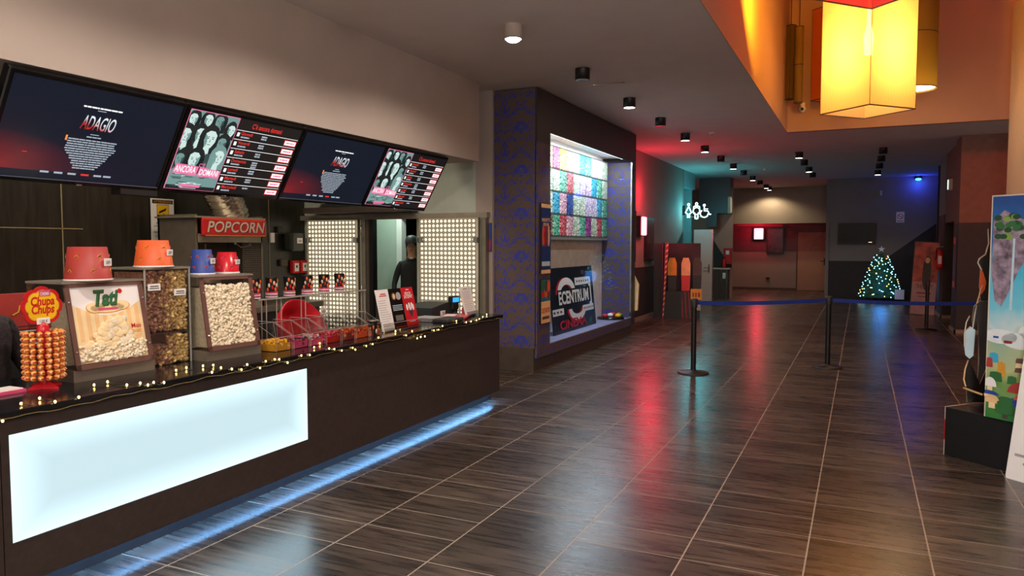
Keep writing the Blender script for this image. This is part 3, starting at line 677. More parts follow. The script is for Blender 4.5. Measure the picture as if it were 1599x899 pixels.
# second case: chocolate and caramel popcorn behind clear acrylic
t = thing('popcorn_bin', 'tall clear bin of chocolate and caramel popcorn in the middle', 'popcorn bin', (-3.915, 3.305, .925), RX)
BW = .165
m = MB(); m.box((-BW, 0, 0), (BW, .006, .60), 'acrylic'); m.box((-BW, 0, 0), (-BW + .006, .3, .6), 'acrylic'); m.box((BW - .006, 0, 0), (BW, .3, .6), 'acrylic'); m.box((-BW, .294, 0), (BW, .3, .6), 'acrylic'); m.box((-BW, 0, 0), (BW, .3, .006), 'acrylic')
m.build('bin_walls', t)
m = MB(); m.box((-BW - .01, -.006, .6), (BW + .01, .32, .612), 'steel')
for xx in (-BW, BW): m.box((xx - .004, -.005, 0), (xx + .004, .003, .6), 'acrylic_edge')
m.build('rim', t)
cc = lambda x, z: 'popcorn_choc' if x + random.Random(int(x * 9999 + z * 777)).uniform(-.07, .07) < 0 else 'popcorn_caramel'
m = MB(); m.box((-.155, .03, .22), (.155, .28, .585), 'popcorn_choc'); kernels(m, -.15, .15, .215, .585, .012, .028, 1150, None, 8, .0125, None, cc)
m.box((-.155, .03, .01), (.155, .28, .1), 'popcorn_choc'); kernels(m, -.15, .15, .01, .12, .012, .03, 330, None, 9, .0135, None, cc); kernels(m, 0, .15, .1, .185, .012, .05, 150, None, 10, .0135, None, cc)
o = m.build('popcorn', t); o['kind'] = 'stuff'
m = MB(); m.box((-.155, .01, .195), (.155, .28, .205), 'maroon')
for i in range(5): m.box((-.155, .012, .145 + i * .01), (-.01, .02, .15 + i * .01), 'maroon')
m.build('shelf', t)
for x, z in ((-.1, .47), (.09, .43)):
    m = MB(); m.rbox((x - .045, -.005, z), (x + .045, -.001, z + .042), 'white_card', .002); m.flat(x - .03, z + .024, x + .03, z + .03, 'charcoal', -.0055); m.flat(x - .034, z + .012, x + .034, z + .017, 'charcoal', -.0055); m.build('label', t)
# third case: plain popcorn
t = thing('popcorn_case', 'right popcorn case full of white popcorn with brown frame', 'popcorn case', (-3.768, 3.70, .925), RX)
t.rotation_euler[2] = RX - .10
T, hh = case_frame(t, .415, .54, .08, .38, .065, 'maroon')
m = MB(); m.box((-.19, .022, .02), (.19, .25, hh - .07), 'popcorn_white', T); kernels(m, -.185, .185, .03, hh - .055, .0, .018, 1500, ['popcorn_white'], 12, .0115, T)
o = m.build('popcorn', t); o['kind'] = 'stuff'

# paper buckets on top of the cases, upside down
em_dummy = None
def bucket(mat, r0, r1, h, lab, loc, print_mat, price):
    t = thing('popcorn_bucket', lab, 'bucket', loc, RX, 0, 'upturned paper buckets on the popcorn cases')
    m = MB(); m.lathe([(r0, 0), (r0 + .004, .004), (r0, .012), (r1, h), (r1 - .006, h), (r1 - .008, h - .008), (.001, h - .008)], mat, 36); m.build('shell', t)
    MB().lathe([(r0 + .002, -.001), (r0 + .006, .003), (r0 + .003, .009)], 'white_card', 36, cap=False).build('rim', t)
    m = MB(); k = 0
    for zz in (.3, .72):
        for a_ in range(0, 360, 62):
            k += 1; aa = math.radians(a_ + (20 if zz > .5 else 0)); r_ = r0 + (r1 - r0) * zz + .0012; z = h * zz
            P = lambda da, dz: ((r_ + .001) * math.cos(aa + da), (r_ + .001) * math.sin(aa + da), z + dz)
            s = .011 / r_
            m.tube([P(-s * 1.3, -.004), P(-s * .4, .008), P(s * .6, .006), P(s * 1.2, .013)], .0018, print_mat, 4)
            m.tube([P(-s * .2, -.012), P(s * .6, -.008), P(s * .5, .002), P(-s * .6, .001)], .0018, print_mat, 4)
    m.build('printed_motif', t)
    rr_ = r0 + (r1 - r0) * .5
    T = Matrix.Rotation(.42, 4, 'Z') @ Matrix.Translation((0, -rr_ - .004, h * .42))
    m = MB(); m.rbox((-.037, -.002, 0), (.037, .002, h * .23), 'white_card', .006, T); m.text(price, 0, h * .07, .018, 'charcoal', -.0035, .04, 0, .008, 'C', T); m.build('price_tag', t)
def BP(z, x, y): p = on(2, z, x, y); return (p.x - .1, p.y, z) if False else (on(0, -3.99, x, y).x, on(0, -3.99, x, y).y, z)
bucket('red_bucket', .122, .1, .19, 'large brick-red paper bucket with price tag on the left popcorn case', BP(1.475, 138, 434), 'gold', '6,00 €')
bucket('orange', .112, .088, .165, 'orange paper bucket with price tag on the chocolate popcorn bin', BP(1.539, 240, 417), 'gold', '6,00 €')
bucket('blue_bucket', .078, .06, .165, 'slim blue paper bucket with orange motifs on the right popcorn case', BP(1.479, 316, 427), 'orange', '4,50 €')
bucket('red_plastic', .078, .062, .145, 'small bright red paper bucket right of the blue one', BP(1.479, 355, 427), 'pink', '3,50 €')

# ================================================================ LOLLIPOP STAND
t = thing('lollipop_stand', 'red Chupa Chups lollipop stand with daisy-shaped sign', 'lollipop stand', (-3.88, 2.49, .925), RX + .1)
m = MB()
m.add([(0, 0, .045)] + [((.1 if k % 2 == 0 else .035) * math.cos(k * PI / 4), (.1 if k % 2 == 0 else .035) * math.sin(k * PI / 4), .008) for k in range(8)] + [((.1 if k % 2 == 0 else .035) * math.cos(k * PI / 4), (.1 if k % 2 == 0 else .035) * math.sin(k * PI / 4), 0) for k in range(8)],
      [(0, 1 + k, 1 + (k + 1) % 8) for k in range(8)] + [(1 + k, 9 + k, 9 + (k + 1) % 8, 1 + (k + 1) % 8) for k in range(8)], 'red_plastic'); m.build('foot', t)
MB().cyl((0, 0, 0), .022, .02, .31, 'red_plastic', 16).lathe([(.03, .3), (.028, .33), (.012, .345)], 'red_plastic', 16).build('post', t)
lm = mk('lolly_wrap', '#e0913c', .25, var=.35, scale=60); lr = mk('lolly_red', '#b8242c', .3)
ball = MB(); ball.ball((0, 0, 0), .0158, lm, 12); ball.ball((0, -.0075, 0), .0095, 'cream', 8); ball.lathe([(.0162, -.003), (.0162, .003)], lr, 12, cap=False); 
ball.tube([(0, 0, 0), (0, .045, 0)], .0022, lr, 5)
bme = None
cnt = 0
for row in range(9):
    for k in range(11):
        a_ = math.radians(-122 + 24.4 * k) + .05 * (row % 2); rad = .086
        if cnt >= 99: break
        if bme is None: o = ball.build('lollipop', t); bme = o
        else: o = bme.copy(); COL.objects.link(o); o.parent = t
        o.location = (rad * math.sin(a_), -rad * math.cos(a_), .062 + row * .0285); o.rotation_euler = (0, 0, a_); cnt += 1
m = MB(); pl_ = []
for k in range(64):
    a_ = 2 * PI * k / 64; r_ = .078 + .009 * abs(math.cos(a_ * 4)) ** .6; pl_.append((r_ * 1.04 * math.cos(a_), .415 + r_ * .93 * math.sin(a_)))
m.prism(pl_, -.004, .004, 'red'); m.poly([((x) * .83, .415 + (z - .415) * .83) for x, z in pl_], 'gold', -.0048); m.poly([((x) * .79, .415 + (z - .415) * .79) for x, z in pl_], 'yellow', -.0052)
m.text('Chupa', 0, .42, .034, 'red', -.006, .105, .1, .03, 'C'); m.text('Chups', 0, .387, .034, 'red', -.006, .1, .1, .03, 'C')
m.flat(-.015, .455, .035, .48, 'pink', -.006); m.text('CREMA', .01, .459, .013, 'white_card', -.0065, .04, 0, .01, 'C')
o = m.build('sign', t); o.scale = (1.3, 1, 1.3); o.location.z = -.415 * .3 + .015
m = MB(); m.rbox((-.03, -.009, .352), (.03, -.0055, .378), 'white_card', .003); m.text('1,00 €', 0, .359, .011, 'charcoal', -.0095, .035, 0, .01, 'C'); o = m.build('price_tag', t); o.scale = (1.25, 1, 1.25); o.location.z = -.415 * .25
# price leaflet near the left edge
p = on(2, .925, 8, 613)
tag(MB().box((p.x - .07, p.y - .2, .925), (p.x + .06, p.y + .07, .94), 'pink').box((p.x - .06, p.y - .19, .94), (p.x + .05, p.y + .06, .945), 'white_card').build('leaflet_pad'), 'pink and white leaflet pad lying at the left end of the counter', 'leaflets')
# stacks of folded cartons behind the counter, left
t = thing('carton_stack', 'stack of flattened red popcorn cartons behind the lollipop stand', 'cartons', (-5.0, 2.98, 0), RX)
MB().box((-.35, -.18, 0), (.35, .18, 1.02), 'charcoal').build('cabinet', t)
m = MB()
for i in range(9): m.box((-.3 + .004 * (i % 3), -.16, 1.02 + i * .014), (.3, .12, 1.029 + i * .014), 'white_card' if i % 2 else 'red_dark')
m.build('folded_cartons', t)
m = MB(); m.box((-.26, -.05, 1.15), (.3, .0, 1.36), 'red_bucket'); m.tube([(0, -.055, 1.22), (.04, -.055, 1.24), (.05, -.055, 1.28), (.08, -.055, 1.29)], .006, 'gold', 5); m.tube([(.18, -.055, 1.26), (.22, -.055, 1.28), (.23, -.055, 1.31)], .006, 'gold', 5); m.build('carton_front', t)

# ================================================================ CUP SHELF, TRAYS
t = thing('glass_shelf', 'clear acrylic shelf on posts holding a row of film cups', 'shelf', (-4.12, 4.85, .925), RX)
m = MB(); m.box((-.62, -.06, .335), (.72, .08, .343), 'acrylic'); m.box((-.62, -.062, .333), (.72, -.056, .345), 'acrylic_edge'); m.build('shelf_pane', t)
for x in (-.58, -.42, -.14, .14, .42, .66):
    m = MB()
    for q in (0, .05): m.box((x + q, -.05, 0), (x + q + .006, -.044, .335), 'acrylic_edge')
    m.build('post', t)
c0 = None
labs = ['film cup stack partly hidden by the white popcorn case', 'second film cup stack from the popcorn case on the glass shelf', 'third film cup stack from the popcorn case on the glass shelf',
        'film cup stack just left of the LED panel edge', 'film cup stack in front of the LED panel, second from right', 'rightmost film cup stack on the glass shelf']
for i, px in enumerate((397, 424, 452, 480, 506, 530)):
    y = on(0, -4.12, px, 460).y; zz = .925 + .345
    if c0 is None:
        c0 = t = thing('film_cup', labs[i], 'cup', (-4.12, y, zz), RX, 0, 'film cups on the glass shelf')
        m = MB(); m.lathe([(.036, .0), (.045, .15), (.046, .154), (.043, .155)], 'black', 24)
        for k in range(24):
            pass
        m.build('cup_shell', t)
        m = MB(); rnd = random.Random(2)
        for k in range(11):
            a_ = -PI / 2 + (k - 5) * .3; z = .05 + .085 * ((k * 7) % 5) / 5; r_ = .039 + .006 * z / .15
            m.ball((r_ * math.cos(a_), r_ * math.sin(a_), z + .01), .014, ['orange', 'off_white', 'orange', 'red', 'peach'][k % 5], 8, (.9, .25 if abs(k - 5) < 3 else .5, 1.2))
        m.build('printed_picture', t)
        m = MB()
        for k in range(4): m.lathe([(.041 + k * .0012, -.0 + k * .011), (.047, .002 + k * .011), (.047, .007 + k * .011), (.04, .008 + k * .011)], 'white_card' if k % 2 == 0 else 'pink', 24)
        m.build('lid_stack', t)
    else: dup(c0, (-4.12, y, zz), RX, labs[i])
# candy trays
cols = [('gold', 'yellow'), ('pink', 'purple'), ('pink', 'off_white'), ('red', 'pink'), ('red_dark', 'orange'), ('orange', 'red_dark'), ('orange', 'gold')]
names = ['yellow', 'magenta', 'pink and white', 'red and pink', 'dark red and orange', 'orange and brown', 'orange and gold']
y0, y1 = 3.99, 5.16; nb = 7; wd = (y1 - y0) / nb
for i in range(nb):
    t = thing('candy_bin', 'clear sloped bin of %s gummy candy on the counter' % names[i], 'candy bin', (-3.68 + i * .012, y0 + (i + .5) * wd, .925), RX, 0, 'clear candy bins on the counter')
    h = wd / 2 - .003; m = MB()
    prof = [(0, 0), (0, .10), (.17, .19), (.34, .19), (.34, 0)]
    for s_ in (-1, 1):
        x = s_ * h; m.add([(x, a_, b_) for a_, b_ in prof], [tuple(range(5))], 'acrylic')
        for j in range(4): m.tube([(x, *prof[j]), (x, *prof[j + 1])], .0014, 'acrylic_edge', 4)
    m.add([(-h, 0, 0), (h, 0, 0), (h, 0, .1), (-h, 0, .1)], [(0, 1, 2, 3)], 'acrylic'); m.build('bin_walls', t)
    m = MB(); m.add([(-h, 0, .1), (h, 0, .1), (h, .17, .19), (-h, .17, .19)], [(0, 1, 2, 3)], 'acrylic')
    m.tube([(-h, 0, .1), (h, 0, .1)], .0018, 'acrylic_edge', 4); m.tube([(-h, .17, .19), (h, .17, .19)], .0016, 'acrylic_edge', 4); m.tube([(-h, .0, .1), (h, .17, .19)], .0009, 'acrylic_edge', 4)
    m.build('lid', t)
    m = MB(); m.box((-h + .004, .01, .004), (h - .004, .33, .05), cols[i][0]); kernels(m, -h + .012, h - .012, .03, .075, .01, .14, 130, cols[i], 20 + i, .010)
    o = m.build('gummy_candy', t); o['kind'] = 'stuff'
# red tub behind the shelf with a price card
p = on(0, -4.45, 480, 497)
t = thing('red_tub', 'large round red plastic tub tipped up behind the cup shelf', 'tub', (-4.5, p.y + .0, .885), RX); t.scale = (.9, .9, .86)
bm_ = MB(); T = Matrix.Translation((0, .1, 0)) @ Matrix.Rotation(math.radians(62), 4, 'X')
bm_.lathe([(.01, .0), (.16, .01), (.26, .09), (.30, .22), (.31, .22), (.315, .21), (.27, .075), (.17, -.005), (.01, -.012)], 'red_plastic', 40, (0, 0, -.06), T=T); o = bm_.build('bowl', t)
MB().rbox((-.03, -.25, .20), (.05, -.245, .27), 'white_card', .004).text('40 €', .01, .225, .02, 'charcoal', -.252, .05, 0, .01, 'C').build('price_tag', t)
tag(MB().rbox((-4.8, 4.3, 0), (-4.32, 7.0, .78), 'charcoal', .01).box((-4.8, 4.3, .78), (-4.32, 7.0, .80), 'steel_dark').build('under_counter_unit'), 'low dark working unit behind the bar counter', 'cabinet')

# cup with silver lid beside the flyers
p = on(2, .925, 582, 524)
t = thing('coffee_cup', 'black and orange printed cup with silver rim left of the flyer holder', 'cup', (p.x, p.y, .925))
MB().lathe([(.03, 0), (.042, .12)], 'black', 24).build('cup_shell', t)
m = MB()
for k in range(8): a_ = k * PI / 4; m.ball((.036 * math.cos(a_), .036 * math.sin(a_), .04 + .035 * (k % 2)), .012, 'orange' if k % 2 else 'off_white', 8, (.7, .7, 1.6))
m.build('printed_picture', t)
MB().lathe([(.042, .12), (.052, .122), (.05, .132), (.03, .134)], 'chrome', 24).build('rim', t)

# flyer holder
p = on(2, .925, 597, 520); q = on(2, .925, 655, 509)
ang = math.atan2(q.y - p.y, q.x - p.x); L_ = (q - p).length
t = thing('flyer_holder', 'acrylic holder with a white, a dark and a red flyer side by side', 'flyer holder', ((p.x + q.x) / 2, (p.y + q.y) / 2, .925), ang, -.22)
m = MB(); m.box((-L_ / 2, .004, 0), (L_ / 2, .008, .3), 'acrylic'); m.box((-L_ / 2, -.03, 0), (L_ / 2, -.026, .07), 'acrylic'); m.box((-L_ / 2, -.03, 0), (L_ / 2, .008, .004), 'acrylic'); m.box((-L_ / 2, -.031, .066), (L_ / 2, -.026, .07), 'acrylic_edge')
m.build('holder', t)
cw = L_ / 3
rnd = random.Random(4)
for i, (mt, lab) in enumerate((('white_card', 'white text flyer'), ('black_gloss', 'dark flyer'), ('red_plastic', 'red flyer'))):
    m = MB(); x = -L_ / 2 + cw * (i + .5); m.box((x - cw * .48, -.004, .01), (x + cw * .48, 0, .37), mt)
    if i == 0:
        m.flat(x - .03, .325, x + .05, .335, 'red', -.005); m.flat(x - .05, .31, x + .06, .318, 'red', -.005)
        for k in range(12): m.flat(x - cw * .4, .27 - k * .02, x + cw * rnd.uniform(.1, .4), .274 - k * .02, 'grey_card', -.005)
    elif i == 1:
        m.disc(x - .03, .3, .04, .035, 'brown_grey', -.005); m.disc(x + .04, .3, .04, .035, 'grey_card', -.005); m.disc(x - .03, .3, .02, .025, 'peach', -.0055)
        for k in range(4): m.flat(x - cw * .38, .215 - k * .014, x + cw * .38, .221 - k * .014, 'sky_pale', -.005)
        m.flat(x - cw * .3, .08, x + cw * .3, .13, mk('grey_mid', '#6b6863', .6), -.005); m.flat(x - cw * .4, .02, x + cw * .4, .03, 'red', -.005)
    else:
        m.flat(x - .02, .345, x + .03, .352, 'white_card', -.005); m.text('HIGH ON', x, .305, .024, 'white_card', -.005, .1, 0, .02, 'C'); m.text('SATISPAY', x, .27, .032, 'white_card', -.005, .14, .1, .02, 'C')
        for dx, dz in ((-.05, .19), (-.01, .2), (.03, .2), (.05, .185), (0, .16)): m.disc(x + dx, dz, .016, .03, 'white_card', -.005)
        m.poly([(x - .03, .16), (x + .035, .16), (x + .015, .10), (x - .01, .10)], 'purple', -.0055); m.flat(x - .05, .055, x + .05, .06, 'white_card', -.005)
    o = m.build('flyer', t); o['label'] = lab
# receipt paper bunch
p = on(0, -4.35, 608, 462)
t = thing('receipt_roll', 'white receipt paper curling up behind the flyer holder', 'receipt printer', (-4.4, p.y, .88), RX)
MB().rbox((-.07, -.08, 0), (.07, .08, .2), 'charcoal', .02).build('printer_body', t)
m = MB(); m.add([(-.06, 0, .2), (.05, 0, .2), (.06, -.02, .29), (-.055, -.02, .27), (-.02, -.04, .33), (.06, -.05, .28)], [(0, 1, 2, 3), (3, 2, 5, 4)], 'white_card'); m.add([(-.06, .01, .2), (-.03, .01, .2), (-.045, -.03, .31), (-.08, -.02, .29)], [(0, 1, 2, 3)], 'white_card'); m.build('paper', t)
# till
p = on(2, .925, 688, 497)
t = thing('cash_register', 'dark till box with white sticker between flyers and price display', 'till', (-4.05, p.y + .25, .925), RX)
MB().prism([(-.27, .0), (.27, 0), (.27, .13), (.05, .14), (-.27, .10)], -.1, .22, mk('till_grey', '#23282a', .45)).build('casing', t)
MB().rbox((.12, -.13, .05), (.25, -.1, .13), 'black', .01).build('side_module', t)
MB().flat(-.1, .01, 0, .06, 'white_card', -.102).flat(-.06, .02, -.01, .05, 'grey_card', -.103).build('sticker', t)
p = on(0, -3.95, 707, 480)
t = thing('price_display', 'customer price display on a stalk with blue lit screen', 'display', (-3.95, p.y + .02, .925), RX - .15)
MB().lathe([(.06, 0), (.06, .01), (.02, .025), (.014, .06), (.014, .13)], 'black', 20).build('stalk', t)
MB().rbox((-.075, -.03, .12), (.075, .02, .20), 'black', .012).build('casing', t)
MB().flat(-.055, .135, .055, .185, em('blue_lcd', '#2a9cff', 1.6), -.0315).build('lcd', t)
tag(MB().rbox((-4.28, 6.2, .926), (-4.12, 6.5, 1.0), 'steel', .01).build('tray_box'), 'small steel box behind the flyers', 'box')
p = on(2, .925, 690, 492)
m = MB()
for i in range(6): m.box((-.15 + i * .005, -.22, i * .004), (.13 + i * .004, .2 - .01 * i, .0035 + i * .004), 'red' if i % 2 else 'pink')
m.box((-.1, -.15, .025), (.02, .05, .028), 'white_card')
o = m.build('leaflet_stack', None, (-3.78, 6.72, .925)); o.rotation_euler[2] = .3; tag(o, 'spread stack of red leaflets in front of the till', 'leaflets')
m = MB()
for i in range(6): m.box((-.12, -.14 + i * .01, i * .006), (.12, .14, .005 + i * .006), 'grey_card' if i % 2 else 'charcoal')
o = m.build('paper_pad', None, (-3.86, 6.3, .925)); tag(o, 'grey and dark paper pads beside the red leaflets', 'papers')
tag(MB().rbox((-3.72, 6.16, .925), (-3.55, 6.48, .96), 'charcoal', .01).build('money_tray'), 'low dark tray at the counter edge right of the flyer holder', 'tray')
p = on(2, .925, 730, 496); q = on(2, .925, 752, 491)
t = thing('sheet_holder', 'white text sheet leaning in an acrylic stand near the counter end', 'sheet holder', ((p.x + q.x) / 2 - .03, (p.y + q.y) / 2 - .02, .925), math.atan2(q.y - p.y, q.x - p.x), -.25)
m = MB(); m.box((-.14, -.004, .02), (.14, 0, .32), 'white_card'); m.flat(-.06, .29, .04, .297, 'charcoal', -.005); m.disc(.09, .294, .009, .009, 'black', -.005)
for k in range(7): m.flat(-.11, .265 - k * .014, .1 - .02 * (k % 3), .268 - k * .014, 'grey_card', -.005)
m.flat(-.11, .155, .11, .16, 'yellow', -.005)
for k in range(4): m.flat(-.1, .13 - k * .02, .09 - .03 * (k % 2), .134 - k * .02, 'grey_card', -.005)
m.build('sheet', t); MB().box((-.14, -.03, 0), (.14, -.026, .05), 'acrylic').box((-.14, -.03, 0), (.14, .03, .004), 'acrylic').box((-.14, .002, 0), (.14, .006, .3), 'acrylic').build('stand', t)
p = on(2, .925, 755, 488)
t = thing('sanitizer_bottle', 'white and green pump bottle behind the text sheet at the counter end', 'bottle', (-3.78, 7.08, .925))
MB().lathe([(.03, 0), (.033, .01), (.033, .09), (.012, .11)], 'green', 20).build('bottle', t); MB().lathe([(.0335, .05), (.0335, .085)], 'white_card', 20, cap=False).build('bottle_label', t)
MB().cyl((0, 0, 0), .01, .11, .15, 'black').tube([(0, 0, .15), (0, -.035, .15), (0, -.04, .14)], .006, 'black').build('pump', t)
tag(MB().rbox((-.015, -.04, 0), (.015, .04, .08), 'pink', .01).build('tissue_pack', None, (-3.84, 7.02, .925)), 'small pink pack just left of the leaning text sheet', 'pack')

# ================================================================ STRING LIGHTS ON THE COUNTER EDGE
t = thing('string_lights', 'warm white fairy light string draped along the counter edge', 'string lights', (-3.46, 4.5, .9))
px = [(4, 657), (33, 630), (62, 621.5), (86, 627), (123, 620), (147, 601), (168, 596), (198, 601), (219, 598), (231, 601), (240, 597), (256, 597), (275, 578), (291, 574), (317, 571), (333, 570), (331, 581), (345, 574), (362, 576),
      (377, 577), (386, 569), (406, 574), (415, 564), (429, 561), (436, 561), (449, 566), (470.6, 555), (483.6, 554), (490.6, 542), (499.5, 536), (514, 544), (522, 545), (533.7, 547), (550.7, 543), (554.8, 545.7), (571.9, 540), (581.9, 537),
      (591, 527), (600, 517), (617.5, 517), (624.8, 511), (634, 523.4), (643.5, 517), (651.5, 528), (657, 526), (663.5, 525), (677.6, 515.7), (684.8, 515), (691, 509), (690, 502), (704.5, 499.7), (712.6, 501), (718, 499), (728, 503),
      (735.5, 501.7), (744, 500), (748.6, 498), (754, 494.7), (760, 490.7)]
em('bulb_glow', '#ffd078', 8); mk('wire_green', '#2c2a14', .5); mk('wire_gold', '#8a6a20', .4, .5)
pts = []
bm0 = None; bulbs = []
for i, (x, y) in enumerate(px):
    p = on(0, -3.46, x, y)
    if p.z > .937:                       # lies on the counter top
        p = on(2, .936, x, y)
    p = p - Vector((-3.46, 4.5, .9)); pts.append(p)
order = sorted(range(len(pts)), key=lambda i: pts[i].y)
rnd = random.Random(1); wire = []
for a_, b_ in zip(order[:-1], order[1:]):
    A, B = pts[a_], pts[b_]
    for k in range(4):
        q = k / 4; P_ = A.lerp(B, q); P_.z -= .012 * math.sin(PI * q); P_.x += .004; wire.append(P_)
MB().tube(wire, .0022, 'wire_green', 5).build('wire', t)
w2 = [Vector((.012 - .002 * math.sin(j * .9), -2.6 + j * .055, -.002 + .004 * math.sin(j * 1.7) + .004 * math.sin(j * .6))) for j in range(96)]
MB().tube(w2, .0018, 'wire_gold', 5).build('wire', t)
for i, p in enumerate(pts):
    if bm0 is None: o = MB().ball((0, 0, 0), .006, 'bulb_glow', 8, (1, 1, 1.3)).build('bulb', t); bm0 = o
    else: o = bm0.copy(); COL.objects.link(o); o.parent = t
    o.location = p
# ================================================================ BOOTH
damask = damask_material('damask_wallpaper'); MATS['damask'] = damask
mk('booth_wood', '#3a302f', .5)
t = thing('display_booth', 'blue damask display booth with lit window between bar and hallway', 'display booth', (-4.1, 11.27, 0))
ox, oy = 4.1, -11.27
def bx(m, a, b, mat): return m.box((a[0] + ox, a[1] + oy, a[2]), (b[0] + ox, b[1] + oy, b[2]), mat)
XF, XB, YN, YF = -3.81, -4.43, 8.94, 13.6
WN, WF, WB, WT = 9.37, 13.36, .325, 3.17
m = MB()
bx(m, (XB, YN, .31), (XF - .02, YN + .06, CEIL - .01), 'damask')                         # near side
bx(m, (XB + .0, WF, WB), (XF - .02, WF + .06, WT), 'damask'); bx(m, (XB, YF - .06, .18), (XF - .02, YF, CEIL - .01), 'booth_wood')
bx(m, (XF - .03, YN, .18), (XF, WN, CEIL - .01), 'damask'); bx(m, (XF - .03, WF, .18), (XF, YF, CEIL - .01), 'booth_wood')
bx(m, (XF - .03, WN, .18), (XF, WF, WB), 'damask'); bx(m, (XF - .03, WN, WT), (XF, WF, CEIL - .01), 'booth_wood')
bx(m, (XF - .032, YN - .001, 3.0), (XF + .002, WN, CEIL - .01), 'booth_wood')
m.build('casing', t)
m = MB(); bx(m, (XB, YN + .06, WB - .03), (XF - .03, WF, WB), mk('booth_sill', '#8486ac', .5)); bx(m, (XB, YN + .06, WT + .08), (XF - .03, WF, WT + .1), 'white'); m.build('sill', t)
m = MB(); bx(m, (XB, YN + .06, WB), (XB + .05, WF, WT + .08), mk('booth_back', '#e6d8ce', .6)); m.build('back_panel', t)
m = MB(); bx(m, (XB + .02, YN + .0, 0), (XF - .05, YF - .03, .31), 'brown_grey'); bx(m, (XB, YN + .02, .18), (XF - .04, YF - .03, .31), 'brown_grey'); m.build('plinth', t)
MB().box((XF - .012 + ox, WN + oy, WB), (XF - .004 + ox, WF + oy, WT), 'window_pane').build('window_pane', t)
m = MB(); bx(m, (XF - .02, WF - .03, WB), (XF + .004, WF, WT), 'chrome'); m.build('window_trim', t); m = MB(); bx(m, (XF - .02, WN, WB), (XF + .004, WN + .012, WT), 'chrome'); m.build('window_trim', t)
m = MB(); bx(m, (XF - .14, 9.7, WT + .04), (XF - .08, 13.2, WT + .07), em('booth_tube', '#e8f6ff', 7)); m.build('light_tube', t)
light('AREA', 'booth_light', (.17, 0, WT + .02), 82, '#e4f0ff', t, (.12, 3.6)).rotation_euler = (0, math.radians(18), 0)
# candy wall: 4 rows of clear columns filled with sweets
t = thing('candy_wall', 'wall-mounted grid of clear tubes filled with colourful candy', 'candy display', (XB + .05, 11.2, 1.80), RX)
rnd = random.Random(11)
pal = [('#d8d2b0', '#5d5a4a', '#e8e2cc'), ('#f0e2b0', '#d8b85c', '#8a7a50'), ('#c03a6a', '#8a1f4a', '#d86a8a'), ('#e8c83a', '#f0e08a', '#b0902a'), ('#d8a0b0', '#e8d0c8', '#b06a80'), ('#3aa0c0', '#6ac0d8', '#2a7090'),
       ('#5ab08a', '#a0d8c0', '#3a7a60'), ('#d8c0d8', '#a890b0', '#f0e0f0'), ('#c84a50', '#e89090', '#8a2a30'), ('#c8d0b8', '#8aa080', '#e8f0d8'), ('#2a4a8a', '#16306a', '#4a6aa8'), ('#a8603a', '#d8a060', '#704020'), ('#8a3a7a', '#c060a8', '#5a1a50')]
def candy_mat(i):
    nm = 'candy_mix_%d' % i
    if nm in MATS: return MATS[nm]
    m = bpy.data.materials.new(nm); m.use_nodes = True; l = m.node_tree.links; b = m.node_tree.nodes['Principled BSDF']
    tc = N(m, 'ShaderNodeTexCoord'); vo = N(m, 'ShaderNodeTexVoronoi'); vo.inputs['Scale'].default_value = 34; l.new(tc.outputs['Object'], vo.inputs[0])
    sp = N(m, 'ShaderNodeSeparateColor'); l.new(vo.outputs['Color'], sp.inputs[0]); rp = N(m, 'ShaderNodeValToRGB'); rp.color_ramp.interpolation = 'CONSTANT'
    cs = pal[i]; rp.color_ramp.elements[0].color = lin(cs[0]); rp.color_ramp.elements[1].position = .5; rp.color_ramp.elements[1].color = lin(cs[1])
    e = rp.color_ramp.elements.new(.75); e.color = lin(cs[2]); l.new(sp.outputs[0], rp.inputs[0]); l.new(rp.outputs[0], b.inputs['Base Color'])
    bp = N(m, 'ShaderNodeBump'); bp.inputs['Strength'].default_value = .8; bp.inputs['Distance'].default_value = .02; bp.invert = True
    l.new(vo.outputs['Distance'], bp.inputs['Height']); l.new(bp.outputs[0], b.inputs['Normal']); b.inputs['Roughness'].default_value = .3
    MATS[nm] = m; return m
for i in range(13): candy_mat(i)
seq = [[9, 1, 0, 1, 2, 3, 4, 9, 5, 6, 7, 7, 9], [4, 0, 4, 9, 9, 6, 8, 9, 7, 7, 5, 6, 9], [8, 0, 6, 9, 5, 4, 10, 9, 9, 7, 7, 5, 6], [10, 1, 5, 11, 6, 8, 4, 9, 6, 12, 9, 8, 6]]
Y0, Y1 = -1.78, 2.12; cwid = (Y1 - Y0) / 13; rh = .345
mdark = mk('tube_frame', '#8f948c', .3, .5)
MB().box((Y0, -.06, -.02), (Y1, 0, 4 * rh), 'wall_pale').build('backboard', t)
tb = None
for r_ in range(4):
    for k in range(13):
        mt = candy_mat(seq[3 - r_][k]) if r_ != 99 else None
        m = MB(); m.rbox((-cwid / 2 + .006, -.055, .008), (cwid / 2 - .006, 0, rh - .012), mt, .012)
        o = m.build('candy_tube', t, (Y0 + (k + .5) * cwid, -.06, r_ * rh))
m = MB()
for r_ in range(5): m.box((Y0 - .01, -.118, r_ * rh - .006), (Y1 + .01, -.06, r_ * rh + .002), mdark)
m.box((Y0 - .01, -.12, -.05), (Y1 + .01, 0, -.012), 'steel'); m.build('rack', t)
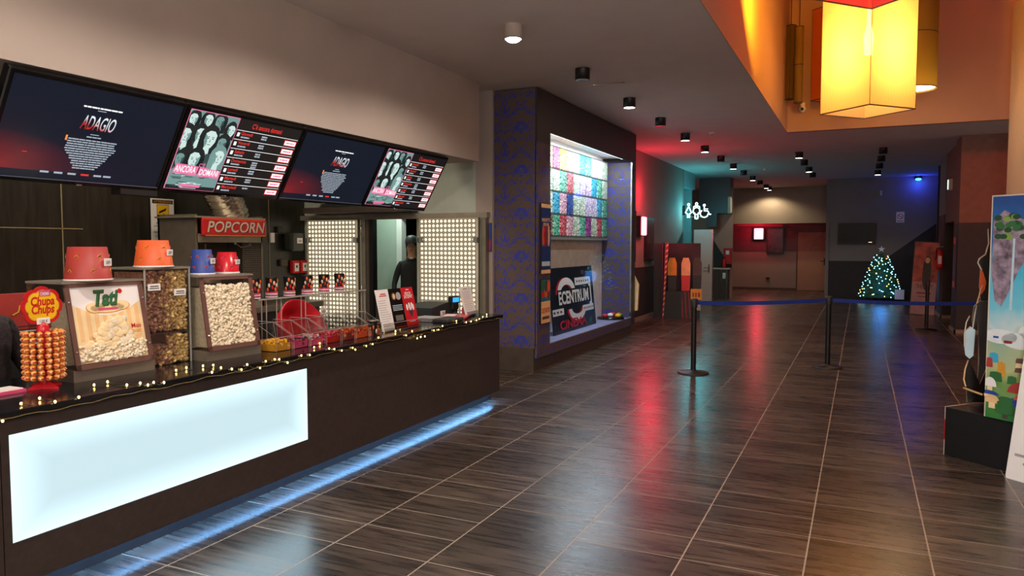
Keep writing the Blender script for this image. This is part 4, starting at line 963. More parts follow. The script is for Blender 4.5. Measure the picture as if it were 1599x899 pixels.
# leaning cinema board
t = thing('cinema_board', 'black ECENTRUM CINEMA board leaning inside the booth window', 'board', (-4.22, 11.05, WB), RX, -.10)
a0, a1 = on(0, -4.15, 857, 500).y, on(0, -4.2, 919, 500).y
t.location = (-4.06, (a0 + a1) / 2, WB)
hw = (a1 - a0) / 2
poster_noise = mk('board_print', '#0b0f16', .35, var=.9, scale=3)
MB().box((-hw, 0, .005), (hw, .02, 1.0), poster_noise).build('board', t)
m = MB(); W_ = hw * 2; u = lambda v: -hw + v * W_
def arc(cx_, cz, rx, rz, a0_, a1_, th, mat, y):
    pts_o = [(cx_ + rx * math.cos(a_), cz + rz * math.sin(a_)) for a_ in [a0_ + (a1_ - a0_) * i / 18 for i in range(19)]]
    pts_i = [(cx_ + (rx - th) * math.cos(a_), cz + (rz - th * .8) * math.sin(a_)) for a_ in [a0_ + (a1_ - a0_) * i / 18 for i in range(19)]]
    for i in range(18): m.poly([pts_o[i], pts_o[i + 1], pts_i[i + 1], pts_i[i]], mat, y)
arc(u(.30), .60, .27 * W_ * .75, .24, 0, PI, .07 * W_, 'red', -.003); arc(u(.34), .60, .27 * W_ * .75, .24, 0, PI, .07 * W_, 'white_card', -.004)
m.flat(u(.54), .70, u(.93), .82, 'white_card', -.005); m.flat(u(.87), .30, u(.93), .76, 'white_card', -.0045)
arc(u(.52), .34, .27 * W_ * .75, .2, PI, 2 * PI, .07 * W_, 'red', -.003); arc(u(.56), .34, .27 * W_ * .75, .2, PI, 2 * PI, .07 * W_, 'white_card', -.004)
m.flat(u(.68), .26, u(.96), .36, 'white_card', -.005); m.flat(u(.0), .28, u(.24), .38, 'white_card', -.005)
for i in range(6): m.flat(u(.58 + i * .055), .745, u(.605 + i * .055), .775, 'black', -.006); m.flat(u(.71 + i * .042), .295, u(.73 + i * .042), .325, 'black', -.006)
for i in range(3): m.flat(u(.02 + i * .07), .315, u(.055 + i * .07), .345, 'black', -.006)
m.flat(u(.13), .40, u(.9), .66, 'black', -.0055)
m.text('ECENTRUM', u(.15), .44, .19, 'white_card', -.007, W_ * .70, 0, .03)
m.text('CINEMA', u(.13), .06, .13, 'red', -.007, W_ * .62, 0, .03)
m.disc(u(.86), .1, .07, .05, 'green', -.004); m.disc(u(.75), .9, .1, .04, 'brown_grey', -.004)
m.build('logo', t)
# candy-covered round foot left where a figure stands (figure itself omitted)
t = thing('candy_tray', 'round black tray of coloured candies at the far end of the booth window', 'tray', (-4.08, 12.98, WB))
MB().lathe([(.24, 0), (.25, .015), (.24, .04), (.2, .05)], 'black_gloss', 32).build('tray', t)
for i, (x, y, mt, lb) in enumerate(((.16, -.08, 'yellow', 'yellow candy'), (.17, .03, 'green', 'green candy'), (.12, .13, 'orange', 'orange candy'), (-.02, .18, 'red', 'red candy'), (-.05, -.18, 'red', 'red candy'), (.0, -.02, 'white_card', 'white candy'))):
    o = MB().ball((x, y, .075), .055, mt, 16, (1, 1, .62)).build('candy', t); o['label'] = lb
# posters on the booth frame strip
def strip_poster(y, z0, z1, lab, kind):
    t = thing('framed_poster', lab, 'poster', (XF + .001, y, z0), RX, 0, None)
    hgt = z1 - z0; MB().box((-.17, -.02, 0), (.17, 0, hgt), 'black').build('frame', t); m = MB()
    if kind == 0:
        m.flat(-.16, .05, .16, hgt - .06, mk('poster_blue', '#16336c', .4), -.021); m.flat(-.16, hgt - .06, .16, hgt - .01, 'peach', -.0215); m.flat(-.16, 0.0, .16, .05, 'peach', -.0215)
        m.text('BIGLIETTI', 0, hgt - .24, .04, 'peach', -.022, .26, 0, .02, 'C'); m.text('FILM', 0, hgt - .30, .04, 'peach', -.022, .18, 0, .02, 'C')
        for i, mt in enumerate(('orange', 'red', 'brown_grey', 'red', 'off_white')): m.disc(-.1 + i * .05, .5, .03, .14, mt, -.022)
        m.flat(-.14, .1, .14, .16, 'sky_pale', -.022)
    else:
        m.flat(-.16, .01, .16, hgt - .01, mk('poster_sea', '#1d6d80', .4), -.021); m.flat(-.16, .01, .16, .3, 'peach', -.0213); m.disc(0, hgt - .12, .12, .05, 'sky_blue', -.0214)
        for i, mt in enumerate(('red', 'orange', 'red_dark', 'green', 'brown_grey', 'orange')): m.disc(-.1 + (i % 3) * .1, .42 + .08 * (i // 3), .05, .08, mt, -.022 - i * .0003)
        m.text('ESTATE', 0, .15, .06, 'red', -.024, .26, 0, .02, 'C'); m.flat(-.12, .06, .12, .1, 'maroon', -.022)
    m.build('printed_picture', t)
yy = (YN + .06 + WN) / 2
strip_poster(yy, 1.29, 2.22, 'upper dark blue poster with orange bands on the booth front strip', 0)
strip_poster(yy, .62, 1.22, 'lower teal and sand poster on the booth front strip', 1)

# ================================================================ CEILING LIGHTS
ROW = [(-2.96, y) for y in (6.37, 8.27, 10.2, 11.98, 13.85, 15.75, 17.7, 19.55, 21.4, 23.3, 25.05, 26.8, 27.75)]
LIT = [1, 0, 1, 0, 1, 1, 0, 1, 0, 1, 0, 1, 1]
LA = ['bright recessed spotlight nearest the camera over the bar front', 'unlit black ceiling spot second in the long row', 'lit black ceiling spot above the booth corner', 'unlit black ceiling spot just after the one above the booth corner',
      'lit black ceiling spot before the reddish ceiling patch', 'lit black ceiling spot on the reddish ceiling patch', 'unlit black ceiling spot at the end of the reddish ceiling patch', 'lit black ceiling spot level with the restroom wall start',
      'unlit black ceiling spot beyond the restroom wall start', 'lit black ceiling spot in front of the restroom door', 'unlit black ceiling spot third before the back wall', 'lit black ceiling spot second before the back wall', 'last lit black ceiling spot washing the back wall']
ROW += [(-1.28, y) for y in (17.7, 19.35, 21.2, 22.9)] + [(.377, y) for y in (17.6, 19.2, 20.95, 22.9)]
LIT += [1, 0, 1, 0, 0, 0, 0, 1]
LA += ['lit ceiling spot nearest in the middle row', 'unlit ceiling spot second in the middle row', 'lit ceiling spot third in the middle row', 'unlit ceiling spot last in the middle row',
       'unlit ceiling spot nearest in the right row', 'unlit ceiling spot second in the right row', 'unlit ceiling spot third in the right row', 'lit ceiling spot last in the right row above the tree']
em('spot_lens', '#fff4e4', 9); mk('spot_off', '#1a1a1a', .4)
for i, ((x, y), lit, lab) in enumerate(zip(ROW, LIT, LA)):
    t = thing('ceiling_spot', lab, 'ceiling light', (x, y, CEIL), 0, 0, 'round ceiling spots')
    b0 = 'wall_beige' if i == 0 else 'black'
    MB().lathe([(.085, 0), (.085, -.13), (.075, -.13), (.07, -.11)], b0, 28).build('housing', t)
    MB().lathe([(.07, -.112), (.001, -.113)], ('spot_lens' if lit else 'spot_off'), 24).lathe([(.074, -.131), (.001, -.1315)], ('spot_lens' if lit else 'spot_off'), 24, cap=False).build('lens', t)
    if i == 0: MB().ball((0, 0, -.125), .07, em('spot_core', '#ffffff', 30), 14, (1, 1, .5)).build('lamp', t)
    if lit:
        e = {0: 140, 12: 75, 2: 60}.get(i, 30)
        if i == 12: light('SPOT', 'spot_light', (0, 0, -.16), e, '#ffe6b8', t, .05, math.radians(150), None, .5)
        else: light('SPOT', 'spot_light', (0, 0, -.16), e, '#ffeedd', t, .05, math.radians(158 if i == 0 else 120), None, .35)
for y in (4.5, 2.6, .7):
    t = thing('ceiling_spot', 'recessed spotlight over the bar front nearer the entrance', 'ceiling light', (-2.96, y, CEIL), 0, 0, 'round ceiling spots')
    MB().lathe([(.085, 0), (.085, -.13), (.075, -.13)], 'wall_beige', 24).build('housing', t); MB().lathe([(.074, -.131), (.001, -.1315)], 'spot_lens', 24, cap=False).build('lens', t)
    light('SPOT', 'spot_light', (0, 0, -.16), 92, '#fff0e2', t, .05, math.radians(158), None, .35)
# small ceiling bits
sm = None
for i, (px_, py_, lab) in enumerate(((1112, 206, 'small round smoke detector before the atrium corner'), (1195, 263, 'small smoke detector between the two ceiling spot rows'), (1228, 286, 'small smoke detector near the back bulkhead'))):
    p = on(2, CEIL, px_, py_)
    if sm is None: sm = t = thing('smoke_detector', lab, 'smoke detector', (p.x, p.y, CEIL), 0, 0, 'ceiling smoke detectors'); MB().lathe([(.05, 0), (.05, -.02), (.035, -.04), (.001, -.045)], 'off_white', 20).build('casing', t); MB().cyl((0, 0, 0), .012, -.055, -.045, 'charcoal').build('sensor', t)
    else: dup(sm, (p.x, p.y, CEIL), 0, lab)
for (px_, py_) in ((945, 131), (1143, 252), (1171, 272)):
    p = on(2, CEIL - .01, px_, py_)
    o = MB().tube([(-.25, 0, 0), (0, 0, .004), (.25, 0, 0)], .006, 'chrome', 6).build('ceiling_clip', None, (p.x, p.y, CEIL - .012)); tag(o, 'thin metal strip fixed to the ceiling beside the long spot row', 'ceiling strip', 'thin ceiling strips')

# ================================================================ PENDANT SHADES IN THE ATRIUM
def fabric(name, hexc, em_str, trans):
    m = bpy.data.materials.new(name); m.use_nodes = True; n = m.node_tree.nodes; l = m.node_tree.links; n.clear()
    o = n.new('ShaderNodeOutputMaterial'); tl = n.new('ShaderNodeBsdfTranslucent'); df = n.new('ShaderNodeBsdfDiffuse'); tr = n.new('ShaderNodeBsdfTransparent'); c = lin(hexc)
    tl.inputs[0].default_value = c; df.inputs[0].default_value = c; tr.inputs[0].default_value = c
    tc = n.new('ShaderNodeTexCoord'); sp = n.new('ShaderNodeSeparateXYZ'); l.new(tc.outputs['Object'], sp.inputs[0]); ad = n.new('ShaderNodeMath'); ad.operation = 'ADD'; l.new(sp.outputs[0], ad.inputs[0]); l.new(sp.outputs[1], ad.inputs[1])
    wv = n.new('ShaderNodeMath'); wv.operation = 'MULTIPLY'; wv.inputs[1].default_value = 420; l.new(ad.outputs[0], wv.inputs[0]); sn = n.new('ShaderNodeMath'); sn.operation = 'SINE'; l.new(wv.outputs[0], sn.inputs[0])
    mr = n.new('ShaderNodeMath'); mr.operation = 'MULTIPLY_ADD'; mr.inputs[1].default_value = .12; mr.inputs[2].default_value = trans; l.new(sn.outputs[0], mr.inputs[0])
    a1_ = n.new('ShaderNodeMixShader'); a1_.inputs[0].default_value = .35; l.new(tl.outputs[0], a1_.inputs[1]); l.new(df.outputs[0], a1_.inputs[2])
    a2_ = n.new('ShaderNodeMixShader'); l.new(mr.outputs[0], a2_.inputs[0]); l.new(a1_.outputs[0], a2_.inputs[1]); l.new(tr.outputs[0], a2_.inputs[2]); l.new(a2_.outputs[0], o.inputs[0])
    MATS[name] = m; return m
fabric('shade_amber', '#ffe6b0', 0, .35); fabric('shade_pink', '#f08a90', 0, .3); fabric('shade_olive', '#b49a5a', 0, .15); fabric('shade_orange', '#e8935a', 0, .2)
def square_shade(lab, loc, side, h, mat, energy, col, inner=True, rot=PI / 4 + .05):
    t = thing('square_pendant', lab, 'pendant lamp', loc, rot); s = side / 2; m = MB(); th = .006
    m.box((-s, -s, 0), (s, -s + th, h), mat); m.box((-s, s - th, 0), (s, s, h), mat); m.box((-s, -s + th, 0), (-s + th, s - th, h), mat); m.box((s - th, -s + th, 0), (s, s - th, h), mat); m.build('shade', t)
    m = MB()
    for a_, b_ in (((-s, -s), (s, -s)), ((s, -s), (s, s)), ((s, s), (-s, s)), ((-s, s), (-s, -s))):
        m.tube([(*a_, 0), (*b_, 0)], .009, 'brown_grey', 6); m.tube([(*a_, h), (*b_, h)], .009, 'brown_grey', 6); m.tube([(*a_, 0), (*a_, h)], .004, 'brown_grey', 5)
    m.tube([(-s, -s, h), (s, s, h)], .006, 'steel_dark', 5); m.tube([(s, -s, h), (-s, s, h)], .006, 'steel_dark', 5); m.build('frame', t)
    MB().tube([(0, 0, h), (0, 0, 7.2 - loc[2])], .006, 'black', 6).build('cord', t)
    if energy:
        MB().lathe([(.05, h * .48), (.07, h * .62), (.03, h * .72), (.02, h)], em('pendant_bulb', '#fff0b0', 40), 16).build('bulb', t)
        light('POINT', 'bulb_light', (0, 0, h * .45), energy, col, t, .12)
    return t
def round_shade(lab, loc, r, h, mat, energy, col):
    t = thing('round_pendant', lab, 'pendant lamp', loc); MB().lathe([(r, 0), (r, h)], mat, 40, cap=False).lathe([(r - .006, h), (r - .006, 0)], mat, 40, cap=False).build('shade', t)
    m = MB()
    for z in (0, h * .5, h): m.lathe([(r + .002, z), (r + .004, z + .008), (r + .002, z + .016)], 'brown_grey', 40, cap=False)
    m.tube([(-r, 0, h), (r, 0, h)], .006, 'steel_dark', 5); m.build('frame', t)
    MB().tube([(0, 0, h), (0, 0, 7.2 - loc[2])], .006, 'black', 6).build('cord', t)
    if energy:
        MB().lathe([(r - .02, .02), (.001, .021)], em('diffuser_glow', '#fff2c0', 7), 40, cap=False).build('diffuser', t)
        light('POINT', 'bulb_light', (0, 0, -.1), energy, col, t, .2)
    return t
square_shade('large glowing amber square pendant hanging in the ceiling opening', (.03, 11.5, 3.50), .84, 1.62, 'shade_amber', 62, '#ffdcb0')
PK = on(1, 8.9, 1366, 13)
square_shade('pink-red square pendant hanging above the glowing amber one', (PK.x, PK.y - .62, PK.z), .88, 1.5, 'shade_pink', 40, '#ff8060')
round_shade('olive cylinder pendant with glowing open bottom right of the amber one', (.66, 13.0, 4.02), .32, 1.6, 'shade_olive', 26, '#ffd090')
square_shade('narrow olive square pendant near the far left corner of the opening', tuple(on(1, 13.9, 1233, 155)), .12, 1.25, 'shade_olive', 0, '')
round_shade('thin olive cylinder pendant beside the narrow square one', tuple(on(1, 13.6, 1246, 161)), .07, 1.25, 'shade_olive', 0, '')
square_shade('orange square pendant partly behind the glowing amber one', (-.56, 13.75, 4.1), .38, 1.5, 'shade_orange', 0, '')
t = thing('security_camera', 'white dome security camera at the far corner of the opening', 'camera', (-1.0, 14.44, 4.08)); MB().rbox((-.04, -.05, .03), (.04, 0, .12), 'white', .01).build('bracket', t); MB().ball((0, -.08, 0), .06, 'white', 16).build('housing', t); MB().ball((0, -.13, -.01), .028, 'black_gloss', 12).build('lens', t)
# added out-of-view amber and red lamps that tint the walls of the opening
t = thing('added_tint_lamp', 'added unseen amber lamp tinting the left wall of the ceiling opening', 'added light', (-1.15, 6.0, 3.95)); MB().rbox((-.14, -.1, 0), (0.1, .1, .08), 'black', .01).build('housing', t)
light('AREA', 'added_tint_light', (.6, 3.0, .3), 120, '#ffb020', t, (.15, .15), rot=(math.radians(150), math.radians(-15), 0))
t = thing('added_tint_lamp', 'added unseen red lamp tinting the far wall of the ceiling opening', 'added light', (3.6, 11.2, 4.0)); MB().rbox((-.1, -.1, 0), (.1, .1, .08), 'black', .01).build('housing', t)
light('POINT', 'added_tint_light', (0, 0, .3), 210, '#ff2c18', t, .1)

# ================================================================ STANCHIONS
def stanchion(loc, lab):
    t = thing('stanchion', lab, 'stanchion', loc, 0, 0, 'black belt posts across the hall')
    MB().lathe([(.2, 0), (.2, .012), (.18, .022), (.04, .035), (.034, .05)], 'black', 36).build('base', t)
    MB().cyl((0, 0, 0), .034, .04, .86, 'black', 20).build('pole', t); MB().lathe([(.042, .86), (.044, .87), (.044, .96), (.038, .975), (.001, .977)], 'charcoal', 20).build('belt_head', t)
S = [Vector((-1.94, 9.75, 0)), Vector((-.372, 10.98, 0)), Vector((1.203, 16.6, 0))]
stanchion(S[0], 'left black belt post standing near the booth'); stanchion(S[1], 'middle black belt post'); stanchion(S[2], 'far right black belt post near the leaning poster')
def belt(a, b, lab, sag=.03):
    a = Vector(a); b = Vector(b); m = MB(); n = 16; d_ = (b - a).normalized(); nrm = Vector((-d_.y, d_.x, 0)) * .0015
    vs = []; fs = []
    for i in range(n + 1):
        q = i / n; p = a.lerp(b, q); z = .945 - sag * 4 * q * (1 - q); tw = 0
        for s_ in (nrm, -nrm): vs += [(p.x + s_.x, p.y + s_.y, z), (p.x + s_.x, p.y + s_.y, z - .05)]
    for i in range(n): o_ = i * 4; fs += [(o_, o_ + 1, o_ + 5, o_ + 4), (o_ + 2, o_ + 6, o_ + 7, o_ + 3), (o_, o_ + 4, o_ + 6, o_ + 2), (o_ + 1, o_ + 3, o_ + 7, o_ + 5)]
    m.add(vs, fs, 'blue_belt'); tag(m.build('barrier_belt'), lab, 'belt', 'blue barrier belts')
u1 = (S[1] - S[0]).normalized()
belt(S[0] + u1 * .045, S[1] - u1 * .045, 'blue belt between the left and middle posts', .02)
e_ = on(2, .93, 1528, 470)
u2 = (Vector((1.95, 11.6, 0)) - S[1]).normalized()
belt(S[1] + u2 * .045, (1.95, 11.6, 0), 'blue belt running right from the middle post behind the standees', .03)

# ================================================================ LEFT HALLWAY ITEMS
def red_light(loc, rz, lab):
    t = thing('red_light_box', lab, 'light box', loc, rz)
    MB().rbox((-.2, -.12, 0), (.2, 0, .44), 'charcoal', .01).build('casing', t)
    MB().rbox((-.16, -.16, .02), (.16, -.11, .42), em('red_neon', '#ff5a6a', 9), .03).build('glow_panel', t)
    light('POINT', 'red_light', (0, -.3, .22), 24, '#ff2a48', t, .12)
    light('POINT', 'red_light', (0, -.35, .95), 26, '#ff3048', t, .12)
    return t
red_light((-4.4, 15.9, 1.85), RX, 'glowing red light box on the left wall past the booth')
red_light((-3.42, 28.985, 1.84), 0, 'glowing red light box on the back wall')
t = thing('framed_poster', 'dark framed poster on the left wall beside the red light box', 'poster', (-4.4, 16.75, 1.3), RX); MB().box((-.34, -.06, 0), (.34, 0, .98), 'black').build('frame', t); MB().flat(-.3, .04, .3, .94, mk('dark_print', '#3a1c2c', .25, var=.6), -.062).build('printed_picture', t)
t = thing('framed_poster', 'dark framed poster on the back wall beside the red light box', 'poster', (-2.85, 28.985, 1.33)); MB().box((-.3, -.04, 0), (.3, 0, .95), 'black').build('frame', t); MB().flat(-.26, .04, .26, .91, 'dark_print', -.042).build('printed_picture', t)
tag(MB().rbox((-3.15, 28.95, .38), (-3.02, 28.985, .46), 'black', .01).build('wall_socket'), 'small black socket low on the back wall', 'socket')
tag(MB().tube([(-4.2, 28.9, 2.38), (-2.2, 28.9, 2.36)], .012, 'red_dark').box((-2.6, 28.85, 2.3), (-2.4, 28.95, 2.38), 'black').build('conduit'), 'thin red pipe running along the top of the back wall', 'pipe')
# neon restroom sign
t = thing('restroom_sign', 'white-cyan neon restroom sign with woman, man and wheelchair symbols', 'neon sign', (-4.4, 20.35, 2.36)); t.scale = (.85, 1, .85)
NE = em('neon_cyan', '#c8ffff', 7); m = MB(); m.box((0, -.02, .12), (.1, .02, .42), 'black'); m.box((.08, 0, .05), (.82, .01, .07), 'steel_dark'); m.build('bracket', t)
def loop(pts_, r=.010): return MB().tube([(x, -.02, z) for x, z in pts_], r, NE, 8)
def circ(cx_, cz, r, a0_=0, a1_=2 * PI, n=16): return [(cx_ + r * math.cos(a0_ + (a1_ - a0_) * i / n), cz + r * math.sin(a0_ + (a1_ - a0_) * i / n)) for i in range(n + 1)]
m = loop(circ(.2, .45, .035)); m.tube([(x, -.02, z) for x, z in ((.2, .4), (.14, .26), (.1, .2), (.17, .16), (.17, .04), (.23, .04), (.23, .16), (.3, .2), (.26, .26), (.2, .4))], .013, NE, 8); m.build('woman_symbol', t)
m = loop(circ(.45, .47, .035)); m.tube([(x, -.02, z) for x, z in ((.4, .4), (.36, .38), (.35, .2), (.4, .18), (.41, .0), (.45, .0), (.49, .0), (.5, .18), (.55, .2), (.54, .38), (.5, .4), (.4, .4))], .013, NE, 8); m.tube([(x, -.02, z) for x, z in circ(.45, .24, .11)], .01, NE, 8); m.build('man_symbol', t)
m = loop(circ(.69, .42, .03)); m.tube([(x, -.02, z) for x, z in ((.69, .38), (.69, .24), (.8, .24), (.86, .12), (.9, .14))], .013, NE, 8); m.tube([(x, -.02, z) for x, z in circ(.69, .16, .12, PI * .7, 2 * PI)], .013, NE, 8); m.tube([(x, -.02, z) for x, z in ((.69, .3), (.8, .3))], .012, NE, 8); m.build('wheelchair_symbol', t)
light('POINT', 'neon_light', (.45, -.15, .28), 22, '#40e0f0', t, .15); light('POINT', 'neon_light', (.3, .9, .28), 16, '#40e0f0', t, .15)
tag(MB().rbox((-3.66, 23.2, 2.6), (-3.58, 23.4, 3.1), 'off_white', .01).box((-3.57, 23.36, 2.63), (-3.56, 23.22, 3.07), em('pale_lit', '#c8b890', .5)).build('emergency_lamp'), 'pale vertical lamp box on the dropped dark ceiling edge', 'lamp')
# cabinet, hydrant
t = thing('low_cabinet', 'dark waist-high cabinet beside the restroom door', 'cabinet', (-3.98, 23.75, 0)); MB().box((-.35, -.2, 0), (.3, .2, .9), 'brown_grey').build('body', t); MB().rbox((-.38, -.23, .9), (.33, .23, .94), 'off_white', .008).build('top', t); MB().box((.1, -.215, .0), (.12, -.2, .9), 'chrome').box((.26, -.215, 0), (.28, -.2, .9), 'chrome').build('door_edge', t)
m = MB(); m.rbox((.15, -.22, .62), (.24, -.2, .8), 'white_card', .004); m.build('notice', t)
t = thing('hydrant_cabinet', 'red fire hose cabinet on the wall above the low cabinet', 'hydrant box', (-3.74, 23.99, 1.06)); MB().rbox((-.12, -.16, 0), (.12, 0, .5), 'red', .01).build('casing', t); MB().flat(-.05, .3, .05, .42, 'white_card', -.161).build('pictogram', t)
t = thing('fire_extinguisher', 'small red extinguisher standing on the low cabinet', 'fire extinguisher', (-3.82, 23.7, .94)); MB().lathe([(.05, 0), (.055, .02), (.055, .25), (.02, .3)], 'red', 16).build('body', t); MB().rbox((-.02, -.04, .3), (.02, .03, .34), 'black', .006).build('valve', t)
# purple standee with plinth (its film characters are left out)
p = on(2, 0, 1034, 497); q = on(2, 0, 1063, 492)
ang = math.atan2(on(2, 0, 1061, 494).y - p.y, on(2, 0, 1061, 494).x - p.x)
t = thing('film_standee', 'tall purple cardboard film standee with red-striped edge and dark plinth', 'standee', (p.x, p.y, 0), .18)
m = MB(); m.box((-.02, .0, 0), (.0, .62, 1.72), 'purple'); m.prism([(0, .0), (.03, 0), (.13, 1.70), (.05, 1.72)], -.01, .0, 'red_dark')
for i in range(14): z = .05 + i * .12; m.poly([(.004 + z * .04, z), (.03 + z * .055, z + .04), (.03 + z * .055, z + .08), (.004 + z * .04, z + .04)], 'off_white', -.012)
m.build('striped_edge', t)
m = MB(); m.box((-.2, .1, 0), (-.03, .14, 1.7), 'black'); m.box((-.1, .5, .62), (.82, .53, 1.70), mk('standee_purple', '#35242f', .6, var=.6, scale=4)); m.build('backdrop', t)
m = MB(); m.box((.03, .02, 0), (.42, .5, .62), 'black'); m.box((.42, .04, 0), (.82, .5, .62), 'charcoal')
for i in range(4): m.poly([(.44 + i * .08, 0.01), (.47 + i * .08, .01), (.43 + i * .08, .6), (.40 + i * .08, .6)], 'red_dark', .035)
m.build('plinth', t)
m = MB(); m.box((.62, -.02, .44), (.86, .0, .68), 'gold'); m.box((.66, -.02, .2), (.84, .0, .42), 'grey_card'); m.flat(.66, .5, .69, .6, 'red_dark', -.022); m.flat(.72, .5, .75, .6, 'red_dark', -.022); m.flat(.78, .5, .82, .6, 'red_dark', -.022); m.build('placard', t)
for i, (x, c1, c2, c3) in enumerate(((.2, 'gold', 'charcoal', 'gold'), (.5, 'peach', 'red', 'gold'), (.75, 'brown_grey', 'charcoal', 'peach'))):
    m = MB(); h0 = .62; m.prism([(x - .09, h0), (x + .09, h0), (x + .1, h0 + .35), (x - .1, h0 + .35)], .2 + i * .05, .22 + i * .05, c2)
    m.prism([(x - .1, h0 + .35), (x + .1, h0 + .35), (x + .1, h0 + .62), (x + .06, h0 + .75), (x - .06, h0 + .75), (x - .1, h0 + .62)], .2 + i * .05, .22 + i * .05, c1); m.build('cutout_panel', t)
# small poster and hanging bag at the end of the booth
t = thing('narrow_poster', 'narrow dark poster seen edge-on at the far end of the booth', 'poster', (-3.8, 13.62, 0), RX)
p = on(1, 13.75, 994, 420)
t.location = (-3.93, 13.605, 1.35); t.rotation_euler[2] = 0
MB().box((-.02, 0, 0), (.13, .02, .95), 'red_dark').build('board', t); m = MB()
for i in range(6): m.disc(.05, .1 + i * .14, .045, .055, ['black', 'grey_card', 'maroon', 'charcoal', 'peach', 'black'][i], -.002)
m.build('printed_picture', t)
t = thing('coat', 'cream cloth hanging low at the far end of the booth', 'cloth', (-3.86, 13.602, .42)); m = MB()
m.prism([(-.06, 0), (.1, .02), (.12, .5), (.06, .62), (.0, .75), (-.06, .7)], 0, .06, 'cream'); m.build('cloth', t)

# ================================================================ CHRISTMAS TREE
t = thing('christmas_tree', 'lit Christmas tree with white star topper by the dark wall', 'christmas tree', (.56, 24.6, 0))
MB().cyl((0, 0, 0), .035, .0, 1.2, 'brown_grey', 10, .01).lathe([(.16, 0), (.18, .1), (.16, .1)], 'black', 20).build('trunk', t)
m = MB(); rnd = random.Random(21)
for i in range(1500):
    z = .1 + 1.32 * (1 - math.sqrt(rnd.random())) ** .9; rmax = .56 * (1 - (z - .1) / 1.42) ** .75 + .04; a_ = rnd.random() * 2 * PI; r_ = rmax * rnd.uniform(.45, 1)
    cxx, cyy = r_ * math.cos(a_), r_ * math.sin(a_); L1 = rnd.uniform(.05, .11); da = a_ + rnd.uniform(-.5, .5); dz = rnd.uniform(-.25, .35)
    dx_, dy_ = math.cos(da) * L1, math.sin(da) * L1; nx, ny = -math.sin(da) * .014, math.cos(da) * .014
    m.add([(cxx + nx, cyy + ny, z), (cxx - nx, cyy - ny, z), (cxx + dx_, cyy + dy_, z + dz * L1), (cxx, cyy, z + .02)], [(0, 1, 2), (0, 2, 3), (1, 3, 2)], 'green' if i % 4 == 0 else 'green_dark')
m.lathe([(.5, .12), (.38, .5), (.25, .9), (.03, 1.4)], 'green_dark', 20)
o = m.build('foliage', t); o['kind'] = 'stuff'
em('fairy_cyan', '#7fdcff', 9); em('fairy_yellow', '#ffd060', 7); lb = {}
for i in range(99):
    z = .14 + 1.2 * (i / 99) ** 1.1 + .03 * math.sin(i * 1.3); rmax = .56 * (1 - (z - .1) / 1.42) ** .75 + .05; a_ = i * 2.4 + rnd.uniform(-.3, .3)
    if math.sin(a_) > .2: a_ = -a_
    mt = 'fairy_yellow' if i % 5 == 2 else 'fairy_cyan'
    if mt not in lb: o = MB().ball((0, 0, 0), .0125, mt, 8).build('fairy_light', t); lb[mt] = o
    else: o = lb[mt].copy(); COL.objects.link(o); o.parent = t
    o.location = (rmax * math.cos(a_), rmax * math.sin(a_), z)
m = MB(); m.prism([((.1 if k % 2 == 0 else .04) * math.sin(k * PI / 5), 1.53 + (.1 if k % 2 == 0 else .04) * math.cos(k * PI / 5)) for k in range(10)], -.012, .012, 'white_card'); m.build('star', t)
light('POINT', 'tree_light', (0, -.75, .6), 7, '#3a90ff', t, .2)
t = thing('price_card', 'small white card standing on the floor right of the Christmas tree', 'card', on(1, 24.0, 1404, 476)); t.location.z = 0
MB().box((-.12, 0, .1), (.12, .01, .38), 'white_card').box((-.1, 0, 0), (.12, .06, .03), 'white_card').build('card', t)

# ================================================================ BACK RIGHT WALL
t = thing('wall_television', 'switched-off black television on the back right wall', 'television', (-.12, 25.4, 1.68)); MB().rbox((-.53, -.07, 0), (.53, 0, .64), 'black', .01).build('housing', t); MB().flat(-.5, .04, .5, .61, mk('tv_glass', '#0d1012', .3, var=.6, scale=2, spec=.15), -.072).build('display', t)
MB().flat(.33, .05, .43, .062, em('tv_led', '#fff0c0', 2), -.073).build('indicator', t)
t = thing('prohibition_sign', 'small white no-smoking style notice high on the back right wall', 'sign', (1.06, 25.4, 2.33)); MB().box((-.11, -.01, 0), (.11, 0, .32), 'white_card').build('board', t); m = MB()
for i in range(20): a_, b_ = i * PI / 10, (i + 1) * PI / 10; m.poly([(.08 * math.cos(a_), .18 + .08 * math.sin(a_)), (.08 * math.cos(b_), .18 + .08 * math.sin(b_)), (.06 * math.cos(b_), .18 + .06 * math.sin(b_)), (.06 * math.cos(a_), .18 + .06 * math.sin(a_))], 'red', -.011)
m.poly([(-.06, .22), (-.045, .235), (.06, .14), (.045, .125)], 'red', -.0115); m.flat(-.08, .03, .08, .06, 'grey_card', -.011); m.build('symbol', t)
t = thing('blue_lamp', 'small glowing blue lamp at the top of the back right wall', 'lamp', (1.5, 25.3, CEIL)); MB().cyl((0, 0, 0), .1, -.1, 0, 'black').build('housing', t); MB().ball((0, -.05, -.1), .08, em('blue_glow', '#38b8ff', 9), 12, (1, .8, .5)).build('bulb', t); light('POINT', 'blue_light', (0, -.15, -.25), 10, '#2838ff', t, .1)
tag(MB().rbox((.49, 25.3, 3.15), (.55, 25.4, 3.3), 'off_white', .01).build('motion_sensor'), 'tiny pale motion sensor high on the back right wall', 'sensor')
